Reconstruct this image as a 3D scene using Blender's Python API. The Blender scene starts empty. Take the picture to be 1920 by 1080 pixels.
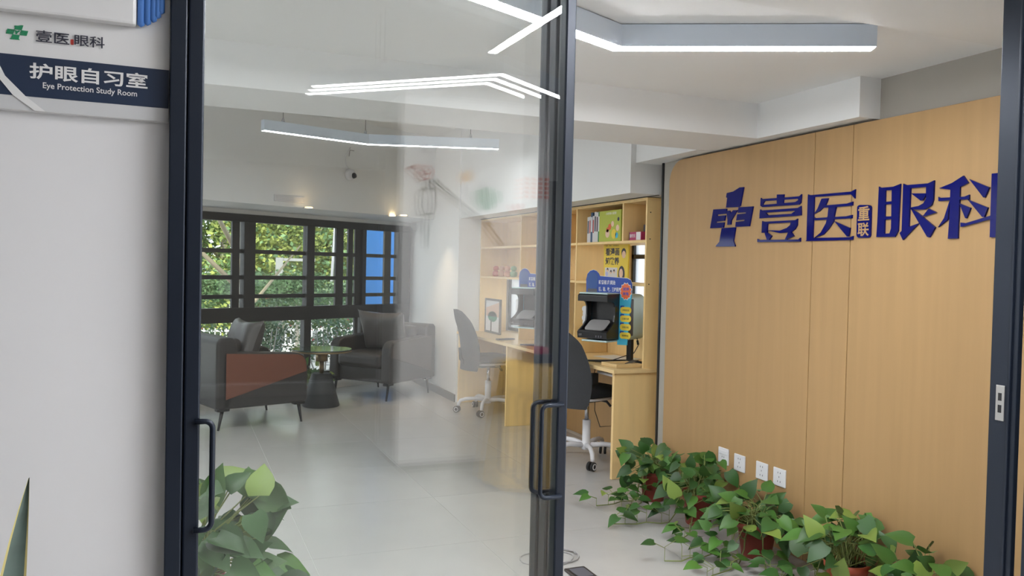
import bpy, bmesh, math, random
from mathutils import Matrix, Vector
R_ = math.radians
SC = bpy.context.scene
COL = SC.collection

# ------------------------------------------------------------------ camera
cam_d = bpy.data.cameras.new('camera'); cam = bpy.data.objects.new('camera', cam_d); COL.objects.link(cam)
cam_d.sensor_width = 36.0; cam_d.lens = 36.0 * 1540 / 1920; cam_d.clip_start = 0.02; cam_d.clip_end = 200
up = Vector((.0223, .9994, 36 / 1540)).normalized()
xv = 330 - 960
ydir = Vector((xv, -(up.x * xv - up.z * 1540) / up.y, -1540)).normalized()
xdir = ydir.cross(up)
cam.matrix_world = Matrix(((xdir.x, xdir.y, xdir.z, 0), (ydir.x, ydir.y, ydir.z, 0), (up.x, up.y, up.z, 1.32), (0, 0, 0, 1)))
SC.camera = cam

# ------------------------------------------------------------------ sky, sun, exposure
w = bpy.data.worlds.new('sky'); SC.world = w; w.use_nodes = True
bg = w.node_tree.nodes['Background']; bg.inputs[0].default_value = (.86, .93, 1.0, 1); bg.inputs[1].default_value = 3.2
sun_d = bpy.data.lights.new('sun', 'SUN'); sun_d.energy = 7.5; sun_d.angle = R_(3); sun_d.color = (1, .96, .88)
sun = bpy.data.objects.new('sun', sun_d); COL.objects.link(sun); sun.rotation_euler = (R_(38), R_(-22), 0)
SC.view_settings.view_transform = 'Standard'; SC.view_settings.look = 'None'
SC.view_settings.exposure = 0.0; SC.view_settings.gamma = 1.0; SC.view_settings.use_curve_mapping = False
try:
    SC.cycles.transparent_max_bounces = 32; SC.cycles.max_bounces = 7; SC.cycles.diffuse_bounces = 4; SC.cycles.glossy_bounces = 3; SC.cycles.transmission_bounces = 4
    SC.cycles.sample_clamp_indirect = 8; SC.cycles.adaptive_threshold = .025
except Exception: pass
LAMP = 108.0      # emission of the linear lamps

# ------------------------------------------------------------------ materials
def base(name):
    m = bpy.data.materials.new(name); m.use_nodes = True
    return m, m.node_tree.nodes, m.node_tree.links, m.node_tree.nodes['Principled BSDF']
def M(name, col, rough=.5, metal=0, var=0, scale=12, bump=0, stretch=(1, 1, 1), spec=.5, bscale=None, rnd=0):
    m, n, l, b = base(name)
    b.inputs['Roughness'].default_value = rough; b.inputs['Metallic'].default_value = metal
    b.inputs['Specular IOR Level'].default_value = spec
    c = (*col, 1); b.inputs['Base Color'].default_value = c
    if var or bump or rnd:
        tc = n.new('ShaderNodeTexCoord'); mp = n.new('ShaderNodeMapping'); mp.inputs['Scale'].default_value = stretch
        l.new(tc.outputs['Object'], mp.inputs['Vector'])
        nz = n.new('ShaderNodeTexNoise'); nz.inputs['Scale'].default_value = scale; nz.inputs['Detail'].default_value = 5
        l.new(mp.outputs[0], nz.inputs['Vector'])
        if var:
            mx = n.new('ShaderNodeMix'); mx.data_type = 'RGBA'
            mx.inputs[6].default_value = tuple(max(0, x * (1 - var)) for x in col) + (1,)
            mx.inputs[7].default_value = tuple(min(1, x * (1 + var)) for x in col) + (1,)
            l.new(nz.outputs['Fac'], mx.inputs[0]); out = mx.outputs[2]
        else:
            rgb = n.new('ShaderNodeRGB'); rgb.outputs[0].default_value = c; out = rgb.outputs[0]
        if rnd:
            oi = n.new('ShaderNodeObjectInfo'); mr = n.new('ShaderNodeMapRange')
            mr.inputs[3].default_value = 1 - rnd; mr.inputs[4].default_value = 1 + rnd
            l.new(oi.outputs['Random'], mr.inputs[0]); hs = n.new('ShaderNodeHueSaturation')
            l.new(mr.outputs[0], hs.inputs['Value']); l.new(out, hs.inputs['Color']); out = hs.outputs[0]
        l.new(out, b.inputs['Base Color'])
        if bump:
            bp = n.new('ShaderNodeBump'); bp.inputs['Strength'].default_value = bump; bp.inputs['Distance'].default_value = .01
            if bscale:
                n2 = n.new('ShaderNodeTexNoise'); n2.inputs['Scale'].default_value = bscale; l.new(tc.outputs['Object'], n2.inputs['Vector'])
                l.new(n2.outputs['Fac'], bp.inputs['Height'])
            else: l.new(nz.outputs['Fac'], bp.inputs['Height'])
            l.new(bp.outputs[0], b.inputs['Normal'])
    return m
def EM(name, col, s):
    m, n, l, b = base(name)
    b.inputs['Base Color'].default_value = (.8, .8, .8, 1)
    b.inputs['Emission Color'].default_value = (*col, 1); b.inputs['Emission Strength'].default_value = s
    return m
def glass(name, tint=(1, 1, 1), dust=.02, f0=.04, dustcol=(.75, .76, .76)):
    # thin architectural glass: clear, with Fresnel reflection at each face and a film of dust
    m = bpy.data.materials.new(name); m.use_nodes = True; n = m.node_tree.nodes; l = m.node_tree.links; n.clear()
    o = n.new('ShaderNodeOutputMaterial'); t = n.new('ShaderNodeBsdfTransparent'); t.inputs[0].default_value = (*tint, 1)
    g = n.new('ShaderNodeBsdfGlossy'); g.inputs['Roughness'].default_value = 0.0
    ge = n.new('ShaderNodeNewGeometry'); dp = n.new('ShaderNodeVectorMath'); dp.operation = 'DOT_PRODUCT'
    l.new(ge.outputs['Incoming'], dp.inputs[0]); l.new(ge.outputs['Normal'], dp.inputs[1])
    def mth(op, a, bb):
        k = n.new('ShaderNodeMath'); k.operation = op; k.use_clamp = False
        for i, v in enumerate((a, bb)):
            if v is None: continue
            if isinstance(v, (int, float)): k.inputs[i].default_value = v
            else: l.new(v, k.inputs[i])
        return k.outputs[0]
    ab = mth('ABSOLUTE', dp.outputs['Value'], None)
    p5 = mth('POWER', mth('SUBTRACT', 1.0, ab), 5.0)
    fr = mth('ADD', mth('MULTIPLY', p5, 1 - f0), f0)
    mx = n.new('ShaderNodeMixShader'); l.new(fr, mx.inputs[0]); l.new(t.outputs[0], mx.inputs[1]); l.new(g.outputs[0], mx.inputs[2])
    last = mx.outputs[0]
    if dust:
        d = n.new('ShaderNodeBsdfDiffuse'); d.inputs[0].default_value = (*dustcol, 1)
        tc = n.new('ShaderNodeTexCoord'); nz = n.new('ShaderNodeTexNoise'); nz.inputs['Scale'].default_value = 3; nz.inputs['Detail'].default_value = 6
        l.new(tc.outputs['Object'], nz.inputs['Vector'])
        vo = n.new('ShaderNodeTexVoronoi'); vo.inputs['Scale'].default_value = 38; l.new(tc.outputs['Object'], vo.inputs['Vector'])
        vc = n.new('ShaderNodeTexVoronoi'); vc.inputs['Scale'].default_value = 38; l.new(tc.outputs['Object'], vc.inputs['Vector'])
        sp = mth('LESS_THAN', vo.outputs['Distance'], .075)
        sp = mth('MULTIPLY', sp, mth('GREATER_THAN', vc.outputs['Color'], .72))
        fac = mth('ADD', mth('MULTIPLY', nz.outputs['Fac'], dust * 2), mth('MULTIPLY', sp, .10))
        m2 = n.new('ShaderNodeMixShader'); l.new(fac, m2.inputs[0]); l.new(last, m2.inputs[1]); l.new(d.outputs[0], m2.inputs[2]); last = m2.outputs[0]
    l.new(last, o.inputs[0])
    return m
def frosted(name):
    m = bpy.data.materials.new(name); m.use_nodes = True; n = m.node_tree.nodes; l = m.node_tree.links; n.clear()
    o = n.new('ShaderNodeOutputMaterial'); t = n.new('ShaderNodeBsdfTranslucent'); t.inputs[0].default_value = (.9, .93, .97, 1)
    g = n.new('ShaderNodeBsdfTransparent'); mx = n.new('ShaderNodeMixShader'); mx.inputs[0].default_value = .35
    l.new(t.outputs[0], mx.inputs[1]); l.new(g.outputs[0], mx.inputs[2]); l.new(mx.outputs[0], o.inputs[0]); return m
def leafmat(name, c1, rnd=.35, rough=.45):
    m, n, l, b = base(name); b.inputs['Roughness'].default_value = rough
    oi = n.new('ShaderNodeObjectInfo'); mr = n.new('ShaderNodeMapRange'); mr.inputs[3].default_value = 1 - rnd; mr.inputs[4].default_value = 1 + rnd
    l.new(oi.outputs['Random'], mr.inputs[0]); hs = n.new('ShaderNodeHueSaturation'); hs.inputs['Color'].default_value = (*c1, 1)
    l.new(mr.outputs[0], hs.inputs['Value']); l.new(hs.outputs[0], b.inputs['Base Color'])
    b.inputs['Subsurface Weight'].default_value = 0
    return m
def crownmat(name, c1, c2):
    m, n, l, b = base(name); b.inputs['Roughness'].default_value = .7
    tc = n.new('ShaderNodeTexCoord'); nz = n.new('ShaderNodeTexNoise'); nz.inputs['Scale'].default_value = 1.6; nz.inputs['Detail'].default_value = 8
    l.new(tc.outputs['Object'], nz.inputs['Vector']); cr = n.new('ShaderNodeValToRGB')
    cr.color_ramp.elements[0].position = .35; cr.color_ramp.elements[0].color = (*c1, 1)
    cr.color_ramp.elements[1].position = .65; cr.color_ramp.elements[1].color = (*c2, 1)
    l.new(nz.outputs['Fac'], cr.inputs[0]); l.new(cr.outputs[0], b.inputs['Base Color']); return m

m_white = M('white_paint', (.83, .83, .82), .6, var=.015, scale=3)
m_ceil = M('ceiling_paint', (.86, .86, .855), .7, var=.02, scale=3)
m_out = M('corridor_paint', (.80, .79, .80), .45, var=.015, scale=4)
m_greywall = M('grey_wall_paint', (.40, .375, .33), .6, var=.03, scale=4)
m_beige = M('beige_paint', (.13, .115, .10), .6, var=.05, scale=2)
m_tile = M('floor_tile', (.46, .45, .435), .24, var=.08, scale=5, bump=.02, rnd=.03)
m_grout = M('grout', (.50, .49, .47), .8)
m_wood = M('oak_panel', (.425, .262, .117), .42, var=.10, scale=26, stretch=(1, 1, .05), spec=.35)
m_wood2 = M('light_maple', (.90, .645, .305), .45, var=.10, scale=22, stretch=(1, 1, .08), spec=.35)
m_wood3 = M('desk_maple', (.82, .60, .30), .35, var=.10, scale=18, stretch=(1, .08, 1), spec=.4)
m_frame = M('navy_black_aluminium', (.014, .020, .034), .35, metal=.3)
m_frame2 = M('window_aluminium', (.045, .045, .045), .45, metal=.2)
m_frame3 = M('lit_window_aluminium', (.10, .085, .06), .5)  # window metal tinted brown-yellow to imitate light on the right-hand bars
m_black = M('black_plastic', (.012, .012, .014), .35)
m_rubber = M('dark_rubber', (.02, .02, .02), .7)
m_fabric = M('charcoal_mesh_fabric', (.042, .044, .048), .9, var=.15, scale=160, bump=.15)
m_seat = M('black_seat_fabric', (.016, .017, .019), .85, var=.1, scale=120, bump=.1)
m_wplast = M('white_plastic', (.75, .74, .76), .35)
m_lamp_body = M('lamp_aluminium', (.74, .82, .93), .35, metal=.1)
m_chrome = M('chrome', (.6, .6, .62), .15, metal=1)
m_steel = M('brushed_steel', (.45, .44, .43), .4, metal=.7)
m_gold = M('brass', (.32, .24, .13), .35, metal=.7)
m_blue = M('blue_acrylic', (.002, .004, .115), .08, spec=.25)
m_leather = M('charcoal_leather', (.038, .035, .034), .45, var=.15, scale=30, bump=.05)
m_brown = M('tan_leather', (.17, .062, .036), .5, var=.12, scale=30, bump=.05)
m_cush = M('grey_satin', (.10, .09, .085), .38, var=.2, scale=9, bump=.35, stretch=(1, 8, 1))
m_stone = M('dark_concrete', (.035, .038, .04), .6, var=.2, scale=20)
m_tabletop = M('green_black_glass', (.05, .075, .07), .06, spec=.8)
m_pot = M('terracotta', (.30, .055, .035), .55, var=.15, scale=14)
m_pot2 = M('orange_plastic_pot', (.50, .10, .05), .45)
m_soil = M('soil', (.03, .02, .015), .95, var=.4, scale=60)
m_leafd = leafmat('leaf_dark', (.028, .088, .016)); m_leafm = leafmat('leaf_mid', (.055, .145, .022)); m_leafl = leafmat('leaf_light', (.17, .25, .045), .25)
m_stem = M('pale_stem', (.20, .24, .07), .6)
m_navy = M('navy_print', (.026, .040, .080), .3)
m_green = M('green_print', (.02, .25, .11), .5)
m_ink = M('black_ink', (.03, .03, .05), .5)
m_redink = M('red_ink', (.50, .05, .04), .5)
m_paper = M('white_print', (.80, .79, .79), .45)
m_softgrey = M('grey_print', (.62, .62, .63), .45)
m_bluepl = M('blue_fluted_plastic', (.07, .20, .55), .35)
m_glass = glass('door_glass', (.97, .98, .976), .010, .078); m_glass2 = glass('door_glass_clean', (.97, .98, .976), 0, .078)
m_clear = bpy.data.materials.new('clear_glass_back'); m_clear.use_nodes = True; m_clear.node_tree.nodes.clear()
_o = m_clear.node_tree.nodes.new('ShaderNodeOutputMaterial'); _t = m_clear.node_tree.nodes.new('ShaderNodeBsdfTransparent'); m_clear.node_tree.links.new(_t.outputs[0], _o.inputs[0])
m_wglass = glass('window_glass', (.94, .96, .95), 0, .078)
m_frost = frosted('frosted_glass')
m_lampem = EM('lamp_diffuser', (.94, .975, 1), LAMP)
m_lampem3 = EM('seating_lamp_diffuser', (.94, .975, 1), LAMP * .3)
m_lampem5 = EM('added_side_lamp_diffuser', (.94, .975, 1), LAMP * 1.7); m_lampem6 = EM('added_near_lamp_diffuser', (.94, .975, 1), LAMP * .7)
m_lampem2 = EM('corridor_lamp_diffuser', (.97, .98, 1), LAMP * 1.1)
m_lampem4 = EM('doorway_lamp_diffuser', (.97, .98, 1), LAMP * 2.6)
m_warm = EM('downlight_glow', (1, .72, .38), 14)
m_cyan = M('cyan_print', (.05, .45, .66), .4); m_royal = M('royal_blue_print', (.012, .06, .36), .4)
m_yell = M('yellow_print', (.80, .60, .05), .45); m_lime = M('lime_print', (.45, .50, .06), .45)
m_shell = M('pale_mint_plastic', (.55, .72, .72), .3); m_orange = M('orange_print', (.75, .14, .04), .45)
m_skin = M('skin_print', (.80, .55, .40), .5); m_plate = M('grey_plate', (.32, .31, .31), .35)
m_magenta = M('magenta_card', (.45, .04, .13), .5); m_darkgrey = M('dark_grey_card', (.10, .10, .12), .5)
m_bookw = M('white_book', (.68, .66, .66), .6); m_bookg = M('green_book', (.03, .22, .05), .5); m_bookb = M('blue_book', (.05, .10, .20), .5); m_bookp = M('plum_book', (.10, .04, .09), .5)
m_cloth = M('pale_yellow_cloth', (.80, .52, .13), .8)

# ------------------------------------------------------------------ mesh helpers
class MB:
    def __init__(s): s.v = []; s.f = []; s.sm = []
    def add(s, vs, fs, mat=None, smooth=False):
        o = len(s.v); s.v += [tuple(mat @ Vector(p)) if mat else tuple(p) for p in vs]
        s.f += [tuple(i + o for i in f) for f in fs]; s.sm += [smooth] * len(fs); return s
    def box(s, x0, x1, y0, y1, z0, z1, mat=None):
        vs = [(x, y, z) for z in (z0, z1) for y in (y0, y1) for x in (x0, x1)]
        return s.add(vs, [(0, 2, 3, 1), (4, 5, 7, 6), (0, 1, 5, 4), (2, 6, 7, 3), (0, 4, 6, 2), (1, 3, 7, 5)], mat)
    def prism(s, poly, o, u, v, n, d):
        # polygon in (u, v) from origin o, extruded d along n
        o, u, v, n = Vector(o), Vector(u), Vector(v), Vector(n)
        A = [o + u * a + v * b for a, b in poly]; B = [p + n * d for p in A]; k = len(A)
        ar = sum(poly[i][0] * poly[(i + 1) % k][1] - poly[(i + 1) % k][0] * poly[i][1] for i in range(k))
        flip = (ar > 0) == (u.cross(v).dot(n) * d > 0)
        lo = tuple(range(k)); hi = tuple(range(k, 2 * k)); fs = [lo[::-1], hi] if flip else [lo, hi[::-1]]
        for i in range(k):
            j = (i + 1) % k; q = (i, j, k + j, k + i); fs.append(q if flip else q[::-1])
        return s.add([tuple(p) for p in A + B], fs)
    def lathe(s, prof, c=(0, 0, 0), seg=24, mat=None, cap=True):
        vs = []; fs = []
        for r, z in prof:
            for i in range(seg):
                a = 2 * math.pi * i / seg; vs.append((c[0] + r * math.cos(a), c[1] + r * math.sin(a), c[2] + z))
        for j in range(len(prof) - 1):
            for i in range(seg):
                k = (i + 1) % seg; fs.append((j * seg + i, j * seg + k, (j + 1) * seg + k, (j + 1) * seg + i))
        s.add(vs, fs, mat, True)
        if cap:
            o = len(s.v) - len(vs); s.f.append(tuple(o + i for i in range(seg))[::-1]); s.f.append(tuple(o + (len(prof) - 1) * seg + i for i in range(seg))); s.sm += [False, False]
        return s
    def tube(s, pts, r, seg=8, cap=True):
        pts = [Vector(p) for p in pts]; n = len(pts); rr = r if isinstance(r, (list, tuple)) else [r] * n
        vs = []; prev = None
        for i, p in enumerate(pts):
            t = (pts[min(i + 1, n - 1)] - pts[max(i - 1, 0)]).normalized()
            a = prev if prev is not None else (Vector((0, 0, 1)) if abs(t.z) < .9 else Vector((1, 0, 0)))
            x = (a - t * a.dot(t)); x = x.normalized() if x.length > 1e-6 else t.orthogonal().normalized(); prev = x; y = t.cross(x)
            for k in range(seg):
                an = 2 * math.pi * k / seg; vs.append(tuple(p + (x * math.cos(an) + y * math.sin(an)) * rr[i]))
        fs = []
        for i in range(n - 1):
            for k in range(seg):
                j = (k + 1) % seg; fs.append((i * seg + k, i * seg + j, (i + 1) * seg + j, (i + 1) * seg + k))
        o = len(s.v); s.add(vs, fs, None, True)
        if cap: s.f.append(tuple(o + k for k in range(seg))[::-1]); s.f.append(tuple(o + (n - 1) * seg + k for k in range(seg))); s.sm += [False, False]
        return s
    def mesh(s, name, mat=None):
        me = bpy.data.meshes.new(name); me.from_pydata(s.v, [], s.f); me.polygons.foreach_set('use_smooth', s.sm)
        if mat: me.materials.append(mat)
        me.update(); return me
    def build(s, name, mat, parent=None, bevel=0, seg=2):
        o = bpy.data.objects.new(name, s.mesh(name, mat)); COL.objects.link(o)
        if parent: o.parent = parent
        if bevel:
            b = o.modifiers.new('bevel', 'BEVEL'); b.width = bevel; b.segments = seg; b.limit_method = 'ANGLE'; b.angle_limit = R_(40)
            b.harden_normals = False
            for p in o.data.polygons: p.use_smooth = False
        return o
def bx(name, mat, x0, x1, y0, y1, z0, z1, parent=None, bevel=0, seg=2): return MB().box(x0, x1, y0, y1, z0, z1).build(name, mat, parent, bevel, seg)
def struct(o, label=None):
    o['kind'] = 'structure'
    if label: o['label'] = label
    return o
def tag(o, label, cat, group=None, kind=None):
    o['label'] = label; o['category'] = cat
    if group: o['group'] = group
    if kind: o['kind'] = kind
    return o
def thing(name, label, cat, loc=(0, 0, 0), rz=0, group=None):
    o = bpy.data.objects.new(name, None); COL.objects.link(o); o.location = loc; o.rotation_euler = (0, 0, rz); o.empty_display_size = .1
    return tag(o, label, cat, group)
def obj(name, me, parent=None, mw=None):
    o = bpy.data.objects.new(name, me); COL.objects.link(o)
    if parent: o.parent = parent
    if mw: o.matrix_local = mw
    return o
def text(name, body, o, u, v, wd, ht, mat, parent, depth=.001, bold=0.0, n=None):
    # lettering fitted into a box of wd x ht on the plane (o, u, v), raised by depth along n
    c = bpy.data.curves.new(name, 'FONT'); c.body = body; c.offset = bold; c.resolution_u = 3
    t = bpy.data.objects.new(name, c); COL.objects.link(t)
    dg = bpy.context.evaluated_depsgraph_get(); me = bpy.data.meshes.new_from_object(t.evaluated_get(dg)); bpy.data.objects.remove(t); bpy.data.curves.remove(c)
    xs = [p.co.x for p in me.vertices]; ys = [p.co.y for p in me.vertices]; x0, x1, y0, y1 = min(xs), max(xs), min(ys), max(ys)
    o, u, v = Vector(o), Vector(u), Vector(v); n = Vector(n) if n else u.cross(v)
    for p in me.vertices: p.co = o + u * ((p.co.x - x0) / (x1 - x0) * wd) + v * ((p.co.y - y0) / (y1 - y0) * ht) + n * depth
    me.materials.clear(); me.materials.append(mat); me.update()
    return obj(name, me, parent)
def disc(cx, cy, r, k=20, ry=None): return [(cx + r * math.cos(2 * math.pi * i / k), cy + (ry or r) * math.sin(2 * math.pi * i / k)) for i in range(k)]
def rrect(x0, x1, y0, y1, r, k=5):
    out = []
    for cx, cy, a in ((x1 - r, y1 - r, 0), (x0 + r, y1 - r, 90), (x0 + r, y0 + r, 180), (x1 - r, y0 + r, 270)):
        out += [(cx + r * math.cos(R_(a + 90 * i / k)), cy + r * math.sin(R_(a + 90 * i / k))) for i in range(k + 1)]
    return out
GLYPHS={
'cross_emblem':[[(3.607,1.746),(3.553,1.75),(3.501,1.767),(3.468,1.766),(3.492,1.671),(3.505,1.666),(3.61,1.669),(3.602,1.72),(3.612,1.724)],[(3.721,1.666),(3.605,1.663),(3.608,1.637),(3.686,1.636),(3.686,1.629),(3.612,1.629),(3.62,1.6),(3.695,1.598),(3.696,1.593),(3.622,1.592),(3.628,1.564),(3.745,1.565)],[(3.504,1.665),(3.389,1.662),(3.414,1.563),(3.527,1.564),(3.524,1.59),(3.455,1.592),(3.452,1.598),(3.521,1.597),(3.514,1.629),(3.444,1.63),(3.444,1.635),(3.511,1.636)],[(3.606,1.652),(3.578,1.652),(3.57,1.637),(3.549,1.652),(3.514,1.651),(3.563,1.599),(3.566,1.578),(3.595,1.577),(3.594,1.604)],[(3.642,1.562),(3.525,1.562),(3.54,1.491),(3.525,1.467),(3.525,1.462),(3.689,1.464),(3.687,1.47),(3.659,1.489)]],
'yi':[[(3.332,1.701),(3.325,1.695),(3.211,1.692),(3.058,1.689),(3.044,1.698),(3.045,1.677),(3.062,1.678),(3.211,1.681),(3.302,1.683),(3.332,1.678)],[(3.214,1.709),(3.163,1.706),(3.169,1.655),(3.212,1.656)],[(3.322,1.665),(3.083,1.664),(3.057,1.659),(3.057,1.65),(3.318,1.654)],[(3.332,1.701),(3.312,1.686),(3.302,1.683),(3.314,1.671),(3.318,1.654),(3.333,1.662)],[(3.058,1.689),(3.044,1.698),(3.047,1.659),(3.057,1.65),(3.083,1.664),(3.063,1.672),(3.067,1.679)],[(3.334,1.644),(3.324,1.638),(3.065,1.635),(3.045,1.643),(3.043,1.62),(3.086,1.623),(3.295,1.625),(3.336,1.624)],[(3.086,1.626),(3.043,1.623),(3.042,1.599),(3.085,1.598)],[(3.336,1.626),(3.295,1.626),(3.275,1.612),(3.107,1.61),(3.09,1.618),(3.084,1.598),(3.299,1.599),(3.337,1.599)],[(3.315,1.586),(3.303,1.581),(3.079,1.579),(3.065,1.585),(3.067,1.564),(3.11,1.569),(3.276,1.57),(3.314,1.569)],[(3.315,1.586),(3.276,1.573),(3.276,1.526),(3.317,1.527)],[(3.11,1.569),(3.066,1.579),(3.066,1.555),(3.08,1.536),(3.107,1.522),(3.183,1.521),(3.23,1.529),(3.272,1.536),(3.258,1.537),(3.184,1.533),(3.135,1.544),(3.113,1.557)],[(3.293,1.527),(3.272,1.526),(3.24,1.509),(3.261,1.49),(3.275,1.491),(3.29,1.517)],[(3.125,1.523),(3.108,1.527),(3.085,1.503),(3.137,1.489),(3.146,1.489),(3.133,1.509)],[(3.347,1.498),(3.333,1.492),(3.054,1.487),(3.042,1.495),(3.042,1.477),(3.347,1.481)]],
'medical':[[(3.001,1.694),(2.989,1.689),(2.739,1.686),(2.716,1.694),(2.717,1.654),(2.739,1.674),(2.96,1.678),(2.999,1.682)],[(3.001,1.694),(2.96,1.679),(2.962,1.49),(3.001,1.48),(3.002,1.554)],[(3.006,1.48),(2.962,1.492),(2.739,1.489),(2.72,1.494),(2.721,1.477),(3.005,1.478)],[(2.913,1.668),(2.872,1.667),(2.888,1.635),(2.925,1.612),(2.958,1.601),(2.937,1.624)],[(2.894,1.636),(2.76,1.636),(2.728,1.642),(2.729,1.625),(2.824,1.624),(2.897,1.626)],[(2.868,1.631),(2.824,1.626),(2.835,1.578),(2.836,1.561),(2.866,1.528),(2.896,1.505),(2.952,1.492),(2.912,1.515),(2.882,1.555),(2.872,1.589)],[(2.958,1.587),(2.951,1.582),(2.762,1.581),(2.729,1.585),(2.73,1.57),(2.829,1.571),(2.955,1.572)],[(2.83,1.562),(2.738,1.529),(2.745,1.492),(2.754,1.492),(2.797,1.531)]],
'stamp':[[(2.702,1.613),(2.701,1.618),(2.698,1.622),(2.692,1.624),(2.686,1.625),(2.642,1.622),(2.635,1.621),(2.63,1.618),(2.626,1.613),(2.625,1.608),(2.624,1.497),(2.625,1.492),(2.628,1.487),(2.633,1.485),(2.64,1.484),(2.684,1.485),(2.69,1.486),(2.696,1.489),(2.7,1.494),(2.701,1.499)]],
'eye':[[(2.588,1.695),(2.578,1.689),(2.553,1.685),(2.551,1.494),(2.593,1.486),(2.59,1.547)],[(2.521,1.686),(2.478,1.697),(2.482,1.508),(2.497,1.484),(2.553,1.485),(2.557,1.498),(2.525,1.499),(2.518,1.519)],[(2.588,1.695),(2.578,1.689),(2.503,1.688),(2.478,1.697),(2.479,1.673),(2.585,1.677)],[(2.557,1.629),(2.514,1.629),(2.516,1.618),(2.556,1.618)],[(2.556,1.569),(2.516,1.568),(2.517,1.557),(2.557,1.556)],[(2.593,1.486),(2.557,1.498),(2.517,1.499),(2.497,1.484)],[(2.464,1.696),(2.447,1.689),(2.428,1.686),(2.43,1.522),(2.384,1.534),(2.457,1.47),(2.474,1.499),(2.464,1.507)],[(2.464,1.696),(2.447,1.689),(2.346,1.687),(2.319,1.696),(2.32,1.674),(2.463,1.675)],[(2.355,1.684),(2.319,1.696),(2.32,1.621),(2.328,1.6),(2.357,1.586),(2.405,1.589),(2.43,1.598),(2.387,1.602),(2.365,1.611),(2.353,1.629)],[(2.424,1.654),(2.354,1.649),(2.355,1.641),(2.369,1.622),(2.378,1.622)],[(2.365,1.561),(2.339,1.589),(2.303,1.572),(2.356,1.56)],[(2.424,1.595),(2.389,1.576),(2.307,1.515),(2.332,1.477),(2.342,1.48),(2.38,1.532)]],
'science':[[(2.296,1.664),(2.241,1.679),(2.193,1.702),(2.171,1.673),(2.21,1.659),(2.247,1.654)],[(2.246,1.672),(2.205,1.666),(2.207,1.47),(2.25,1.47),(2.247,1.532)],[(2.298,1.631),(2.291,1.627),(2.185,1.624),(2.166,1.63),(2.166,1.613),(2.297,1.615)],[(2.245,1.621),(2.248,1.598),(2.253,1.542),(2.295,1.515),(2.27,1.548)],[(2.206,1.601),(2.158,1.581),(2.174,1.543),(2.179,1.544)],[(2.168,1.687),(2.086,1.65),(2.103,1.615),(2.108,1.615)],[(2.172,1.613),(2.089,1.578),(2.102,1.544),(2.11,1.545)],[(2.198,1.529),(2.175,1.526),(2.074,1.549),(2.014,1.558),(2.014,1.544),(2.074,1.536),(2.188,1.513),(2.197,1.513)],[(2.078,1.698),(2.041,1.698),(2.044,1.47),(2.077,1.471)]],
}
# ================================================================== THE ROOM
WA = R_(28.77); DH = Vector((math.cos(WA), math.sin(WA), 0)); NH = Vector((-math.sin(WA), math.cos(WA), 0)); P0 = Vector((2.55, 9.398, 0))
# floor: grout bed with 0.8 m tiles standing proud
fl = struct(bx('floor', m_grout, -1.45, 3.5, 1.2, 9.6, -.12, -.0012), 'grey floor of large square tiles in the study room')
tm = MB().box(-.3988, .3988, -.3988, .3988, -.0012, 0).mesh('tile', m_tile)
for i in range(-5, 2):
    for j in range(-3, 8):
        cx, cy = 2.18 + .4 + .8 * i, 3.70 + .4 + .8 * j
        if -1.6 < cx < 3.0 and 1.2 < cy < 9.6: obj('tile', tm, fl, Matrix.Translation((cx, cy, 0)))
cf = struct(bx('corridor_floor', m_grout, -4, 7, -6.5, 1.2, -.12, -.0012), 'corridor floor outside the sliding door')
for i in range(-8, 6):
    for j in range(-8, 0):
        obj('tile', tm, cf, Matrix.Translation((2.58 + .8 * i, .9 + .8 * (j + .6) - .2, 0)))
# right-hand wall and its oak panelling
struct(bx('wall_right', m_greywall, 2.75, 3.5, 1.52, 4.31, 0, 2.75), 'grey-beige wall behind the oak panelling')
wp = struct(MB().box(2.745, 2.75, 1.6, 4.17, 0, 1.9).build('trim_1', m_wood), 'oak panelling carrying the blue lettering')
r_ = .13; z1 = 1.975
corner = [(4.17 - r_ + r_ * math.cos(R_(a)), z1 - r_ + r_ * math.sin(R_(a))) for a in range(0, 91, 10)]
MB().prism([(2.9735, .0), (4.17, .0)] + corner + [(2.9735, z1)], (2.745, 0, 0), (0, 1, 0), (0, 0, 1), (-1, 0, 0), .045).build('panel', m_wood, wp, .0025)
MB().prism([(2.7435, 0), (2.9705, 0), (2.9705, z1), (2.7435, z1)], (2.745, 0, 0), (0, 1, 0), (0, 0, 1), (-1, 0, 0), .045).build('panel', m_wood, wp, .0025)
MB().prism([(1.6, 0), (2.7405, 0), (2.7405, z1), (1.6, z1)], (2.745, 0, 0), (0, 1, 0), (0, 0, 1), (-1, 0, 0), .045).build('panel', m_wood, wp, .0025)
# ceiling levels, beams and bulkheads
struct(bx('ceiling', m_ceil, -1.4, 2.75, 1.95, 3.3, 2.157, 2.75), 'white ceiling above the doorway area')
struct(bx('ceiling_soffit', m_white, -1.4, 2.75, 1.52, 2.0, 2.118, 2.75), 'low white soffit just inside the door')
struct(bx('beam', m_ceil, -1.4, 2.75, 3.3, 3.76, 1.987, 2.75), 'white ceiling beam crossing the room')
struct(bx('beam_return', m_ceil, 2.635, 2.75, 2.648, 3.3, 1.987, 2.157), 'white bulkhead running along the top of the panelling')
struct(bx('beam_return', m_white, 2.60, 3.5, 3.76, 4.39, 1.985, 2.75), 'white bulkhead above the far end of the panelling')
struct(bx('wall_bulkhead', m_white, 2.565, 3.5, 4.39, 7.62, 1.80, 2.75), 'white bulkhead above the bookshelf')
struct(bx('ceiling_far', m_ceil, -1.4, 3.5, 3.76, 9.6, 2.70, 2.78), 'high white ceiling over the seating area')
struct(bx('roof', m_greywall, -4.2, 7.2, -6.6, 9.9, 2.79, 3.2), 'roof slab')
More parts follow.
